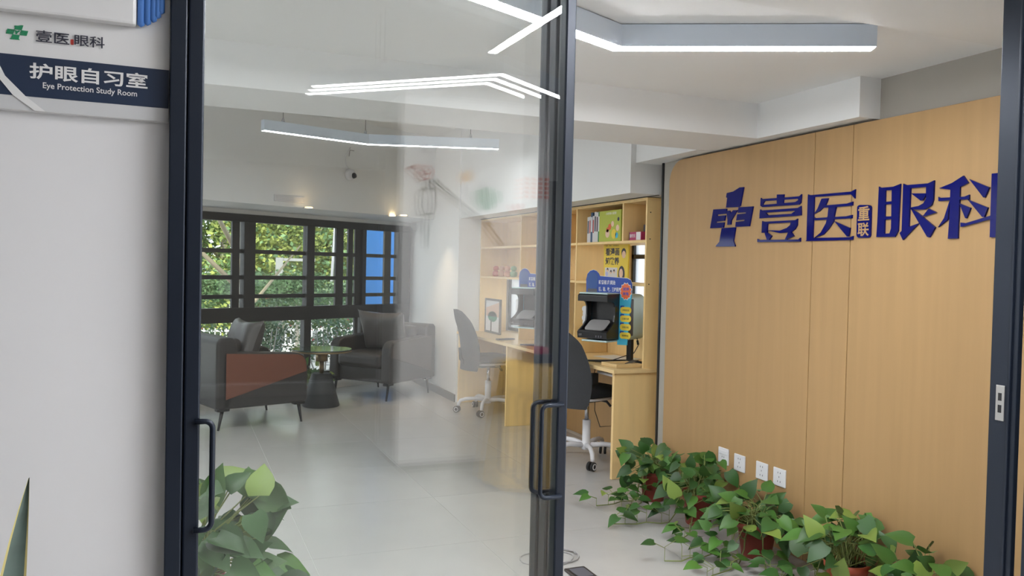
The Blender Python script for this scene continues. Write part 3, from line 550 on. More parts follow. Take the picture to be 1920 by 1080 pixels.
# ================================================================== EYE-TRAINING DEVICES (local x = towards the sitter, y = left, z = up)
def device(label, loc, rz):
    d = thing('vision_device', label, 'device', loc, rz, 'vision training devices on the desk')
    W2 = .105; T = .30
    prof = [(0, 0), (.165, .010), (.172, .05), (.16, .06), (.11, .088), (.078, .118), (.070, .16), (.070, .215), (.082, .238), (.105, .248), (.172, .250), (.172, .287), (.16, .296), (0, T)]
    for s in (-1, 1): MB().prism(prof, (0, s * W2 - .005, 0), (1, 0, 0), (0, 0, 1), (0, 1, 0), .010).build('side_cheek', m_black, d)
    MB().prism([(0, .249), (.172, .250), (.172, .287), (.16, .296), (0, T)], (0, -W2, 0), (1, 0, 0), (0, 0, 1), (0, 1, 0), 2 * W2).build('hood', m_black, d, .002)
    bx('hood_top', m_shell, -.01, .165, -W2, W2, T - .003, T + .006, d, .003)
    MB().prism([(0, 0), (.165, .010), (.172, .05), (.16, .06), (0, .06)], (0, -W2, 0), (1, 0, 0), (0, 0, 1), (0, 1, 0), 2 * W2).build('tray', m_black, d, .002)
    MB().prism(rrect(-.075, .075, 0, .115, .025, 4), (.150, 0, .062), (0, 1, 0), (-.84, 0, .54), (.54, 0, .84), .004).build('mirror_plate', m_plate, d)
    bx('back_wall', m_black, -.01, .004, -W2, W2, .0, T, d)
    for k in range(3): bx('button', m_darkgrey, .172, .1745, .03 + k * .018, .039 + k * .018, .020, .032, d)
    text('lettering', '视界', (.1732, -.098, .024), (0, 1, 0), (0, 0, 1), .024, .014, m_plate, d, .0006, 0, n=(1, 0, 0))
    bx('underside', m_shell, -.02, .15, -.09, .10, -.012, .0, d, .004)
    MB().prism(rrect(-.115, .135, -.012, T - .004, .045, 6), (-.30, 0, 0), (0, 1, 0), (0, 0, 1), (1, 0, 0), .29).build('rear_shell', m_shell, d, .01)
    bx('side_grille', m_darkgrey, -.13, -.012, .128, .139, .02, T - .035, d, .012, 3)
    # display board around the screen
    bo = (.006, 0, 0)
    def plate(name, poly, mat, x0, th): return MB().prism(poly, (x0, 0, 0), (0, 1, 0), (0, 0, 1), (1, 0, 0), th).build(name, mat, d)
    hb_ = [(-.145, .285), (.195, .285), (.195, .365), (.185, .39), (.16, .402), (-.045, .412), (-.055, .43), (-.072, .445), (-.095, .452), (-.12, .445), (-.140, .425), (-.148, .39)]
    plate('header_board', hb_, m_royal, .006, .006)
    plate('board_edge', [(a * 1.012 + (-.001), b * 1.008) for a, b in hb_], m_paper, .003, .003)
    plate('side_board', [(.100, -.032), (.172, -.030), (.186, .20), (.197, .29), (.190, .345), (.112, .295), (.100, .27)], m_cyan, .006, .0075)
    plate('side_board', [(-.145, .10), (-.100, .10), (-.100, .295), (-.145, .295)], m_cyan, .006, .007)
    plate('cyan_band', [(-.145, .290), (.10, .290), (.10, .305), (-.145, .305)], m_cyan, .012, .001)
    plate('round_panel', rrect(-.140, -.060, .315, .44, .039, 6), M('denim_print', (.03, .09, .30), .45), .012, .001)
    for k in range(4):
        z = .030 + k * .055
        plate('yellow_bubble', rrect(.118, .198, z - .020, z + .022, .018, 4), m_yell, .0135, .002)
        text('lettering', ['阅读矫正', '双眼训练', '远像光屏', '护眼助视'][k], (.0156, .135, z - .006), (0, 1, 0), (0, 0, 1), .048, .013, m_ink, d, .0005, .01, n=(1, 0, 0))
        bx('blue_tab', m_royal, .0135, .0150, .118, .146, z + .016, z + .030, d)
    bur = lambda q: [(.155 + (.042 if i % 2 else .035) * q * math.cos(math.pi * i / 12), .318 + (.054 if i % 2 else .046) * q * math.sin(math.pi * i / 12)) for i in range(24)]
    plate('burst', bur(1.1), m_paper, .0135, .001); plate('burst', bur(1), m_orange, .0145, .001)
    for z in (.322, .292): text('lettering', '试用' if z > .31 else '体验', (.0157, .133, z), (0, 1, 0), (0, 0, 1), .044, .022, m_royal, d, .0005, .03, n=(1, 0, 0))
    for k in range(4): plate('white_bubble', disc(-.148 - .006 * (k % 2), .10 + k * .03, .021, 12), m_paper, .0135 + .0003 * k, .001)
    text('lettering', '盼普视 趣阅治', (.0125, -.05, .358), (0, 1, 0), (0, 0, 1), .125, .029, m_paper, d, .0006, .022, n=(1, 0, 0))
    text('lettering', '玩、聪、敢，三维阅读', (.0125, -.05, .312), (0, 1, 0), (0, 0, 1), .165, .030, m_paper, d, .0006, .022, n=(1, 0, 0))
    bx('name_strip', m_darkgrey, .0135, .0145, -.135, -.062, .305, .328, d)
    # stand
    zb = -loc[2] + .701; sx = -.19; sy = .085
    MB().box(sx - .018, sx + .018, sy - .018, sy + .018, zb + .015, .02).build('pole', m_black, d, .003)
    MB().tube([(sx, sy, zb + .012), (sx + .10, sy - .12, zb + .012), (sx + .13, sy - .26, zb + .008)], [.014, .011, .006], 8).build('foot', m_black, d)
    MB().tube([(sx, sy, zb + .012), (sx - .01, sy + .06, zb + .011), (sx - .03, sy + .11, zb + .008)], [.014, .011, .006], 8).build('foot', m_black, d)
    MB().lathe([(.03, 0), (.03, .022), (.02, .028)], (sx, sy, zb), 14).build('stand_base', m_black, d)
    MB().tube([(-.22, .12, .0), (-.22, .13, -.05), (-.2, .11, -.10), (-.1, .0, zb + .02), (-.05, -.1, zb + .006)], .003, 6).build('cord', m_black, d)
    MB().tube([(-.22, .123, -.015), (-.22, .13, -.045)], .008, 8).build('cord_plug', m_black, d)
device('vision training device with blue header board near the panelling', (2.63, 4.78, .872), math.atan2(-.515, -.857))
device('vision training device seen through the glass door', (2.62, 5.92, .872), math.atan2(-.515, -.857))
tr = thing('desk_tray', 'flat wooden tray on the near end of the desk', 'tray', (2.70, 4.675, .701), R_(4))
bx('base', m_wood3, -.10, .10, -.09, .09, 0, .008, tr, .002)
for a in ((-.10, -.09, -.09, .09), (.09, .10, -.09, .09), (-.09, .09, -.09, -.08), (-.09, .09, .08, .09)): bx('rim', m_wood3, *a, .008, .022, tr, .002)
tag(MB().box(-.10, .10, -.15, .15, 0, .0015, Matrix.Translation((2.93, 5.14, .7008)) @ Matrix.Rotation(R_(12), 4, 'Z')).build('paper_sheet', m_paper), 'white paper sheets under the device stand', 'paper')
tag(MB().prism([(0, 0), (.16, .05), (.15, .09), (.03, .05)], (2.68, 4.60, .7245), (.5, .86, 0), (.86, -.5, .1), (0, 0, 1), .004).build('paper_folder', m_beige), 'brown card folder lying across the desk tray', 'folder')
ad = thing('power_adapter', 'black power adapter hanging under the near desk', 'adapter', (2.60, 4.86, .56))
bx('brick', m_black, -.022, .022, -.02, .02, 0, .075, ad, .004); MB().tube([(0, 0, .07), (.01, .01, .105), (.03, .03, .114)], .003, 6).build('cord', m_black, ad)
MB().tube([(0, 0, .002), (.005, -.01, -.06), (.02, .02, -.18), (.08, .05, -.30), (.2, .1, -.31), (.22, .12, -.05), (.2, .1, .1)], .0028, 6).build('cord', m_black, ad)
tag(MB().prism(rrect(-.09, .09, -.03, .03, .01, 3), (2.66, 6.62, .701), (.95, .3, 0), (-.3, .95, 0), (0, 0, 1), .012).build('desk_remote', m_black, None, .002), 'black remote lying on the far part of the desk', 'remote')

# ================================================================== OFFICE CHAIRS (local x = forward)
def office_chair(label, loc, rz):
    c = thing('office_chair', label, 'chair', loc, rz, 'office chairs at the long desk')
    hub = MB().lathe([(.030, .085), (.036, .095), (.036, .135), (.028, .14), (.028, .29)], seg=18).build('column_sleeve', m_wplast, c)
    MB().lathe([(.015, .29), (.015, .43)], seg=14).build('gas_lift', m_chrome, c)
    for k in range(5):
        a = R_(20 + 72 * k); ca, sa = math.cos(a), math.sin(a)
        lg = MB().tube([(ca * r, sa * r, z) for r, z in ((.02, .115), (.12, .128), (.20, .125), (.25, .11), (.268, .08), (.27, .062))], [.019, .017, .016, .016, .015, .014], 10).build('leg', m_wplast, c)
        cx, cy = ca * .27, sa * .27; sw = R_(40 + 50 * k)
        rot = Matrix.Translation((cx, cy, .031)) @ Matrix.Rotation(sw, 4, 'Z') @ Matrix.Translation((.012, 0, 0)) @ Matrix.Rotation(R_(90), 4, 'X')
        w_ = MB()
        for s in (-.016, .016): w_.lathe([(.02, s - .009), (.030, s - .006), (.030, s + .006), (.02, s + .009)], seg=18, mat=rot)
        w_ = w_.build('caster', m_rubber, lg)
        rg = MB()
        for s in (-.0265, .0265): rg.lathe([(.021, s - .001), (.021, s + .001), (.015, s + .001), (.015, s - .001)], seg=18, mat=rot, cap=False)
        rg.build('wheel_ring', m_wplast, lg)
    bx('tilt_mechanism', m_black, -.12, .10, -.06, .06, .415, .455, c, .008); MB().tube([(.04, -.06, .435), (.05, -.14, .43), (.06, -.17, .40)], .009, 8).build('lever', m_black, c)
    MB().prism(rrect(-.20, .21, -.20, .20, .08, 4), (0, 0, .452), (1, 0, 0), (0, 1, 0), (0, 0, 1), .018).build('seat_pan', m_wplast, c, .004)
    vs = []; fs = []; N = 14
    for top in (0, 1):
        for i in range(N + 1):
            for j in range(N + 1):
                u, v = -1 + 2 * i / N, -1 + 2 * j / N
                k = 1 / max(1e-6, (abs(u) ** 4 + abs(v) ** 4) ** .25) * max(abs(u), abs(v)) if (u or v) else 1
                x, y = u * k * .235 + .01, v * k * .235; e = max(abs(u), abs(v))
                z = .47 + (top * (.055 * (1 - e ** 6) + .012) if top else 0) + .012 * (u < -.5) * 0 - .02 * max(0, u - .5) * top
                vs.append((x, y, z + (0 if top else .01 * e ** 4)))
    K = (N + 1) ** 2
    for i in range(N):
        for j in range(N):
            a = i * (N + 1) + j; fs.append((a, a + N + 1, a + N + 2, a + 1)[::-1]); fs.append((K + a, K + a + N + 1, K + a + N + 2, K + a + 1))
    edge = [j for j in range(N)] + [i * (N + 1) + N for i in range(N)] + [N * (N + 1) + j for j in range(N, 0, -1)] + [i * (N + 1) for i in range(N, 0, -1)]
    for q in range(len(edge)):
        a, b = edge[q], edge[(q + 1) % len(edge)]; fs.append((a, b, K + b, K + a))
    MB().add(vs, fs, None, True).build('seat', m_seat, c)
    vs = []; fs = []; NI, NJ = 16, 12
    for s in (0, 1):
        for i in range(NI + 1):
            t = i / NI; z = .40 + t * .53
            hw = (.185 + .045 * math.sin(math.pi * min(1, t * 1.1) ** .8)) * (1 - max(0, t - .82) ** 1.6 * 9) ; xb = -.235 - .035 * math.sin(t * math.pi * .9) * -1 - .10 * t ** 1.8
            for j in range(NJ + 1):
                y = -1 + 2 * j / NJ; x = xb + .05 * y * y * (1 - .5 * t) + (0 if s == 0 else -.022 * (1 - abs(y) ** 4))
                vs.append((x, y * hw, z + (.018 * (1 - y * y) if i == NI else 0)))
    K = (NI + 1) * (NJ + 1)
    for i in range(NI):
        for j in range(NJ):
            a = i * (NJ + 1) + j; q = (a, a + 1, a + NJ + 2, a + NJ + 1); fs.append(q[::-1]); fs.append(tuple(K + k for k in q))
    MB().add(vs, fs, None, True).build('backrest', m_fabric, c)
    MB().tube([(-.10, 0, .44), (-.22, 0, .44), (-.272, 0, .50), (-.285, 0, .60)], [.016, .018, .018, .012], 8).build('back_support', m_black, c)
    return c
office_chair('grey office chair with white star base at the near end of the desk', (2.64, 5.03, 0), R_(16))
office_chair('grey office chair with white star base at the far end of the desk', (2.66, 7.02, 0), R_(2))

# ================================================================== ARMCHAIRS AND SIDE TABLE (local x = forward)
def armchair(label, loc, rz, patch=None):
    c = thing('armchair', label, 'armchair', loc, rz, 'two-tone armchairs by the window')
    arm = [(-.37, .17), (.34, .17), (.365, .20), (.365, .45), (.355, .52), (.325, .565), (.28, .585), (-.37, .625)]
    for s in (-1, 1):
        o = MB().prism(arm, (0, s * .33 - .055, 0), (1, 0, 0), (0, 0, 1), (0, 1, 0), .11).build('arm', m_leather, c, .02, 3)
        y = s * .385
        MB().prism([(-.335, .245), (.352, .43), (.352, .46), (.343, .515), (.315, .556), (.275, .573), (-.335, .608)], (0, y - s * .002, 0), (1, 0, 0), (0, 0, 1), (0, s, 0), .006).build('side_patch', patch or m_brown, o, .004)
    bx('base', m_leather, -.36, .33, -.28, .28, .17, .32, c, .015, 3)
    bx('seat_cushion', m_leather, -.22, .38, -.272, .272, .31, .455, c, .045, 4)
    MB().prism([(-.41, .17), (-.30, .17), (-.20, .40), (-.25, .70), (-.28, .73), (-.38, .73), (-.41, .70)], (0, -.385, 0), (1, 0, 0), (0, 0, 1), (0, 1, 0), .77).build('backrest', m_leather, c, .025, 3)
    bx('back_cushion', m_leather, -.27, -.15, -.265, .265, .44, .71, c, .045, 4)
    for x, y in ((-.34, -.33), (-.34, .33), (.31, -.33), (.31, .33)):
        bx('leg_block', m_black, x - .05, x + .05, y - .03, y + .03, .15, .175, c, .006)
        MB().tube([(x, y, .16), (x + (.03 if x > 0 else -.03), y, 0)], [.016, .009], 10).build('leg', m_black, c)
    return c
def cushion(label, loc, rot, wd=.52, ht=.44):
    vs = []; fs = []; N = 18
    rr = random.Random(int(loc[0] * 100))
    for s in (1, -1):
        for i in range(N + 1):
            for j in range(N + 1):
                u, v = -1 + 2 * i / N, -1 + 2 * j / N
                pin = 1 - .16 * (1 - u * u) * abs(v) ** 3 * 1; pin2 = 1 - .16 * (1 - v * v) * abs(u) ** 3
                th = .085 * ((1 - u ** 4) * (1 - v ** 4)) ** .5 + .004 * math.sin(9 * u + 5 * v) * (1 - u * u)
                vs.append((u * wd / 2 * pin2, s * th, v * ht / 2 * pin))
    K = (N + 1) ** 2
    for i in range(N):
        for j in range(N):
            a = i * (N + 1) + j; q = (a, a + N + 1, a + N + 2, a + 1); fs.append(q); fs.append(tuple(K + k for k in q[::-1]))
    o = MB().add(vs, fs, None, True).build('cushion', m_cush); o.location = loc; o.rotation_euler = rot
    return tag(o, label, 'cushion', 'satin cushions on the armchairs')
aL = math.atan2(.332, .943); cL = Vector((.56, 7.22, 0)); armchair('armchair with tan side patch, left of the round table', cL, aL)
aR = math.atan2(-.622, -.783); cR = Vector((1.97, 8.30, 0)); armchair('armchair with haze-greyed tan side patch against the white wall, right of the round table', cR, aR, M('veiled_tan_leather', (.095, .075, .066), .5, var=.12, scale=30, bump=.05))  # tan patch greyed to imitate the reflection haze of the glass
def on(c, a, x, y, z): return (c.x + x * math.cos(a) - y * math.sin(a), c.y + x * math.sin(a) + y * math.cos(a), z)
cushion('grey satin cushion on the left armchair', on(cL, aL, -.045, -.02, .645), (R_(-18), 0, aL - R_(90)))
cushion('grey satin cushion on the right armchair', on(cR, aR, -.03, 0, .655), (R_(-18), 0, aR - R_(90)), .60, .44)
tb = thing('side_table', 'round side table with brass stem and dark cone base', 'table', (1.27, 7.75, 0))
MB().lathe([(.165, 0), (.172, .008), (.092, .30), (.085, .306)], seg=40).build('cone_base', m_stone, tb)
MB().lathe([(.022, .30), (.022, .42)], seg=20).build('stem', m_gold, tb); MB().lathe([(.055, .42), (.055, .508)], seg=24).build('collar', m_gold, tb)
MB().lathe([(.268, .508), (.276, .512), (.276, .524)], seg=48).build('rim', m_gold, tb); MB().lathe([(.277, .524), (.277, .532), (.272, .536)], seg=48).build('table_top', m_tabletop, tb)
# ================================================================== HOUSE PLANTS
def leaf_mesh(fold, droop, mat, name='leaf'):
    xs = [0, .06, .2, .4, .6, .8, .93, 1.0]; hw = [.0, .27, .38, .37, .28, .14, .05, 0]; nb = [(-.05, .16)]
    vs = []; fs = []
    mid = []
    for x in xs: mid.append(len(vs)); vs.append((x, 0, -droop * x * x))
    for s in (1, -1):
        ed = []
        for x, h in zip(xs, hw):
            xx = x - (.10 if x == .06 else 0); ed.append(len(vs)); vs.append((xx, s * h, fold * h - droop * x * x))
        for i in range(len(xs) - 1):
            q = (mid[i], mid[i + 1], ed[i + 1], ed[i]); fs.append(q if s > 0 else q[::-1])
    return MB().add(vs, fs, None, True).mesh(name, mat)
LEAVES = [leaf_mesh(f, d, m) for m in (m_leafd, m_leafm, m_leafl) for f, d in ((.25, .12), (.45, .25), (.1, .35))]
def pick(r): return LEAVES[(0 if r.random() < .55 else 3 if r.random() < .75 else 6) + r.randrange(3)]
def leafmat4(p, d, nrm, s):
    d = Vector(d).normalized(); n = Vector(nrm); n = (n - d * n.dot(d)); n = n.normalized() if n.length > 1e-4 else d.orthogonal().normalized(); y = n.cross(d)
    return Matrix(((d.x * s, y.x * s, n.x * s, p[0]), (d.y * s, y.y * s, n.y * s, p[1]), (d.z * s, y.z * s, n.z * s, p[2]), (0, 0, 0, 1)))
def pothos(label, loc, seed, nl=40, hgt=.30, spread=.17, pr=.075, ph=.13, trails=(), potmat=m_pot, lsz=.085, grp='potted pothos along the oak wall', xmax=9, bias=(0, 0)):
    r = random.Random(seed); t = thing('potted_pothos', label, 'plant', loc, 0, grp)
    MB().lathe([(pr * .68, 0), (pr * .72, .004), (pr * .93, ph - .025), (pr * 1.03, ph - .025), (pr * 1.05, ph), (pr * .93, ph), (pr * .88, ph - .02)], seg=28, cap=False).build('pot', potmat, t)
    MB().lathe([(pr * .68, 0), (pr * .68, .003)], seg=20).build('pot_bottom', potmat, t)
    MB().lathe([(pr * .90, ph - .03), (pr * .90, ph - .015), (.001, ph - .008)], seg=20).build('soil', m_soil, t)
    st = MB()
    for k in range(nl):
        a = r.uniform(0, 2 * math.pi); rad = spread * math.sqrt(r.uniform(.03, 1)); z = ph + (hgt - ph) * r.uniform(.12, 1) * (1 - .35 * (rad / spread) ** 2)
        if r.random() < .25: z = ph + r.uniform(-.06, .05); rad = spread * r.uniform(.7, 1.15)
        p = Vector((rad * math.cos(a) + bias[0] * rad, rad * math.sin(a) + bias[1] * rad, z))
        if loc[0] + p.x > xmax - .03: p.x = xmax - .03 - loc[0] - r.uniform(0, .05)
        b = Vector((pr * .6 * r.uniform(-1, 1), pr * .6 * r.uniform(-1, 1), ph - .02)); m_ = (b + p) / 2 + Vector((0, 0, .04))
        st.tube([b, m_, p], [.0028, .0024, .0018], 5, False)
        out = Vector((math.cos(a), math.sin(a), 0)); d = out * r.uniform(.3, 1) + Vector((r.uniform(-.6, .6), r.uniform(-.6, .6), r.uniform(-.7, .75)))
        n = Vector((r.uniform(-.5, .2) - .25, r.uniform(-.5, .2) - .35, 1.0 if abs(d.z) < .5 else .3))
        if loc[0] + p.x + d.normalized().x * lsz > xmax: d.x = -abs(d.x) - .1
        obj('leaf', pick(r), t, leafmat4(p, d, n, lsz * r.uniform(.7, 1.25)))
    for (tx, ty, ln) in trails:
        d0 = Vector((tx, ty, 0)).normalized(); pts = [Vector((0, 0, ph - .01)) + d0 * pr * .7, Vector((0, 0, ph + .02)) + d0 * pr * 1.05, Vector((0, 0, .06)) + d0 * (pr * 1.4), Vector((0, 0, .012)) + d0 * (pr * 1.8)]
        s_ = pr * 1.8
        while s_ < ln:
            s_ += .06; pts.append(d0 * s_ + Vector((r.uniform(-.02, .02), r.uniform(-.02, .02), r.uniform(.006, .02))))
        st.tube(pts, .0028, 5)
        for q in pts[2:]:
            for _ in range(2):
                a = r.uniform(0, 2 * math.pi); h = r.uniform(.03, .10); e = q + Vector((.05 * math.cos(a), .05 * math.sin(a), h))
                st.tube([q, q + Vector((0, 0, h * .7)), e], .0016, 4, False)
                obj('leaf', pick(r), t, leafmat4(e, (math.cos(a), math.sin(a), r.uniform(-.4, .3)), (-.2, -.3, 1), lsz * r.uniform(.6, 1.0)))
    s2 = st.build('stems', m_stem, t); s2['kind'] = 'stuff'
    return t
pothos('pothos in terracotta pot closest to the desk panel', (2.575, 4.06, 0), 11, 58, .34, .19, .082, .17, [(-1, -.15, .33), (-1, -.6, .30)], xmax=2.69, bias=(0, -.1))
pothos('pothos in terracotta pot below the first two sockets', (2.565, 3.60, 0), 5, 62, .37, .20, .09, .17, [(-1, .2, .44), (-.8, -.7, .34)], xmax=2.69)
pothos('bushy pothos in terracotta pot below the last two sockets', (2.54, 3.10, 0), 23, 84, .29, .23, .095, .16, [(-1, .1, .46), (-1, -.5, .42), (-.5, -1, .34)], xmax=2.69)
pothos('pothos in bright orange pot beside the narrow oak strip', (2.56, 2.56, 0), 31, 58, .37, .19, .088, .155, [(-.7, .7, .25)], potmat=m_pot2, xmax=2.69)
pothos('small pothos closest to the door jamb', (2.57, 2.20, 0), 47, 40, .36, .17, .08, .13, [], xmax=2.69)
# tall pothos behind the glass, on a low stool
sl = thing('plant_stool', 'low wooden plant stool behind the glass door', 'stool', (.02, 2.35, 0))
MB().lathe([(.15, .28), (.155, .285), (.155, .305), (.15, .31)], seg=28).build('seat', m_wood3, sl)
for k in range(3):
    a = R_(30 + 120 * k); MB().tube([(.10 * math.cos(a), .10 * math.sin(a), .285), (.14 * math.cos(a), .14 * math.sin(a), 0)], [.014, .011], 8).build('leg', m_wood3, sl)
pothos('large leafy pothos behind the glass door', (.02, 2.35, .311), 8, 130, .47, .25, .11, .16, [], lsz=.10, grp='potted pothos in the room')
pothos('small pothos by the window behind the round table', (1.24, 8.22, 0), 77, 40, .34, .19, .08, .15, [], grp='potted pothos in the room')
# snake plant outside the door
sn = thing('snake_plant', 'snake plant with yellow-edged upright leaves in front of the white wall', 'plant', (-.20, 1.22, .42))
MB().lathe([(.05, 0), (.075, .16), (.08, .16), (.072, .15)], seg=24, cap=False).build('pot', m_wplast, sn); MB().lathe([(.07, .135), (.001, .14)], seg=18, cap=False).build('soil', m_soil, sn)
m_sn = M('snake_leaf', (.10, .14, .12), .45, var=.45, scale=9, stretch=(.4, .4, 3)); m_sne = M('snake_leaf_edge', (.55, .46, .18), .5)
def sn_leaf(x, y, h, lean, wd, ang):
    vs = []; fs = []; vs2 = []; fs2 = []; N = 12
    for i in range(N + 1):
        t = i / N; ww = wd * (.75 + .35 * math.sin(t * 2.2)) * (1 - t ** 3.2) + .0006
        cx = x + lean * t * t; z = .14 + t * h
        c, s = math.cos(ang), math.sin(ang)
        for k, off in enumerate((-1, -.8, 0, .8, 1)):
            px = cx + off * ww * c; py = y + off * ww * s + .006 * (1 - abs(off))
            vs.append((px, py, z))
    for i in range(N):
        for k in range(4):
            a = i * 5 + k; q = (a, a + 1, a + 6, a + 5); (fs2 if k in (0, 3) else fs).append(q)
    o = MB().add(vs, fs, None, True).build('leaf', m_sn, sn); MB().add(vs, fs2, None, True).build('leaf_edge', m_sne, o)
sn_leaf(-.008, -.02, .478, .037, .021, .3); sn_leaf(-.06, .02, .40, -.03, .018, -.3); sn_leaf(-.03, -.05, .33, -.05, .016, .8)
ps = thing('plant_stand', 'white plant stand holding the snake plant', 'stand', (-.20, 1.22, 0)); MB().lathe([(.08, .40), (.09, .405), (.09, .42)], seg=24).build('top', m_wplast, ps)
for k in range(3):
    a = R_(90 + 120 * k); MB().tube([(.06 * math.cos(a), .06 * math.sin(a), .405), (.085 * math.cos(a), .085 * math.sin(a), 0)], .008, 8).build('leg', m_wplast, ps)

# ================================================================== SMALL FIXTURES
cm = thing('dome_camera', 'white dome security camera on the wall above the window', 'camera')
pc = P0 + DH * -1.62 - NH * .82; cm.location = (pc.x, pc.y, 2.185); cm.rotation_euler = (0, 0, WA)
q = Matrix.Rotation(R_(90), 4, 'X')
MB().lathe([(.055, 0), (.058, .012), (.055, .035), (.040, .052), (.012, .060), (.001, .061)], seg=24, mat=q).build('dome', m_wplast, cm)
MB().lathe([(.026, .0), (.028, .028), (.02, .036), (.001, .038)], (0, 0, 0), 20, Matrix.Translation((.012, -.038, -.016)) @ Matrix.Rotation(R_(70), 4, 'X')).build('lens', m_black, cm)
MB().tube([(0, -.01, .05), (-.05, -.012, .09), (-.06, -.012, .16), (-.02, -.012, .22), (0, -.012, .26)], .004, 6).build('cable', m_wplast, cm)
MB().tube([(-.03, -.03, .17), (-.02, -.03, .23), (.03, -.03, .23)], .003, 6).build('bracket', m_black, cm)
ac = thing('air_vent', 'slim air vent grille on the wall above the window', 'vent'); pv = P0 + DH * -2.3 - NH * .82; ac.location = (pv.x, pv.y, 1.90); ac.rotation_euler = (0, 0, WA)
bx('frame', m_wplast, -.16, .16, -.012, 0, -.028, .028, ac, .002)
for z in (-.014, 0, .014): bx('slat', m_softgrey, -.15, .15, -.015, -.010, z - .004, z + .004, ac)
cb = MB(); rr = random.Random(4); pts = []
for k in range(40):
    a = 2 * math.pi * k / 17; pts.append((1.60 + (.13 + .012 * math.sin(k * .7)) * math.cos(a) + .03 * math.sin(k * .21), 3.37 + (.085 + .01 * math.cos(k)) * math.sin(a), .006 + .003 * math.sin(k * .9)))
tag(cb.tube(pts, .0035, 6).build('loose_cable', m_plate), 'grey cable coiled on the floor by the door', 'cable')
fp = thing('floor_socket', 'dark metal floor socket lid set on the tiles', 'socket', (1.64, 3.14, 0)); bx('plate', M('dark_bronze', (.06, .05, .045), .4, metal=.5), -.05, .05, -.07, .07, 0, .012, fp, .004); bx('lid', m_darkgrey, -.035, .035, -.05, .05, .012, .015, fp, .002)

# ================================================================== CORRIDOR THINGS MIRRORED IN THE GLASS
def decal(name, label, polys, mat, loc, curves=None):
    t = thing(name, label, 'drawing', (loc[0], -2.25, loc[1]), 0, 'drawings on the corridor pillar'); mb = MB()
    for p in polys: mb.prism(p, (0, 0, 0), (1, 0, 0), (0, 0, 1), (0, 1, 0), .003)
    for c in (curves or []): mb.tube([(x, .004, z) for x, z in c], .0075, 5)
    mb.build('painted_shape', mat, t); return t
bird = [[(-.09, .02), (-.05, .03), (0, .03), (.045, .03), (.065, .0), (.05, -.045), (.0, -.055), (-.04, -.02), (-.09, .02)], [(.02, .0), (.035, .012), (.05, 0), (.035, -.02), (.01, -.02), (-.02, .01)]]
decal('bird_drawing', 'red outlined bird drawn at the top corner of the pillar', [], m_redink, (1.448, 1.93), bird)
decal('lantern_drawing', 'grey hanging lantern drawn under the bird', [], m_beige, (1.485, 1.74), [[(0, .14), (0, .08)], [(-.035, .08), (.035, .08), (.045, .03), (.045, -.04), (.03, -.08), (-.03, -.08), (-.045, -.04), (-.045, .03), (-.035, .08)], [(0, -.08), (0, -.3)]])
decal('sun_drawing', 'ochre sun drawn near the top of the pillar', [[(.05 * (1 if i % 2 else .6) * math.cos(math.pi * i / 10), .05 * (1 if i % 2 else .6) * math.sin(math.pi * i / 10)) for i in range(20)]], M('ochre_paint', (.75, .42, .12), .6), (1.752, 1.915))
decal('leaf_drawing', 'green brushed leaf patch drawn on the pillar', [[(-.09, .04), (-.06, .05), (-.05, -.06), (-.08, -.04)], [(-.05, .06), (-.02, .07), (0, -.08), (-.04, -.08)], [(-.01, .07), (.03, .06), (.05, -.06), (.01, -.08)], [(.04, .05), (.08, .04), (.09, -.02), (.06, -.04)]], m_green, (1.903, 1.785))
hh = lambda cx: [(cx + .0022 * 16 * math.sin(a) ** 3, .0022 * (13 * math.cos(a) - 5 * math.cos(2 * a) - 2 * math.cos(3 * a) - math.cos(4 * a))) for a in [2 * math.pi * i / 22 for i in range(22)]]
decal('heart_drawing', 'red heart drawn on the pillar below the lettering', [hh(0)], m_redink, (2.113, 1.732))
decal('lettering_drawing', 'orange block lettering drawn at the top right of the pillar', [[(-.09 + .05 * i, -.06 + .03 * j), (-.055 + .05 * i, -.06 + .03 * j), (-.055 + .05 * i, -.042 + .03 * j), (-.09 + .05 * i, -.042 + .03 * j)] for i in range(4) for j in range(5)], m_orange, (2.226, 1.856))
decal('rope_drawing', 'thin grey string drawn slanting across the pillar', [], m_beige, (1.75, 1.68), [[(-.25, .20), (-.05, .06), (.12, -.05), (.25, -.2)], [(-.22, .2), (0, .03), (.18, -.08)]])
tc = thing('draped_table', 'small round table under a pale yellow cloth in the corridor', 'table', (2.05, -1.80, 0))
vs = []; fs = []; N = 48
for j, (r, z) in enumerate(((.0, .745), (.20, .745), (.215, .73), (.235, .55), (.27, .3), (.30, .02))):
    for i in range(N):
        a = 2 * math.pi * i / N; k = 1 + (.06 * math.sin(8 * a) * max(0, j - 2) / 3); vs.append((r * k * math.cos(a), r * k * math.sin(a), z))
for j in range(5):
    for i in range(N): fs.append((j * N + i, j * N + (i + 1) % N, (j + 1) * N + (i + 1) % N, (j + 1) * N + i)[::-1])
MB().add(vs, fs, None, True).build('tablecloth', m_cloth, tc); MB().lathe([(.16, 0), (.16, .02), (.03, .04), (.03, .70), (.19, .71), (.19, .735)], seg=24).build('pedestal', m_wood3, tc)
tag(bx('gift_box', m_navy, 2.0, 2.16, -1.90, -1.76, .747, .80, None, .003), 'navy box on the yellow draped table', 'box'); tag(bx('gift_box', m_magenta, 2.02, 2.13, -1.88, -1.78, .8005, .84, None, .003), 'dark red box stacked on the navy box', 'box')

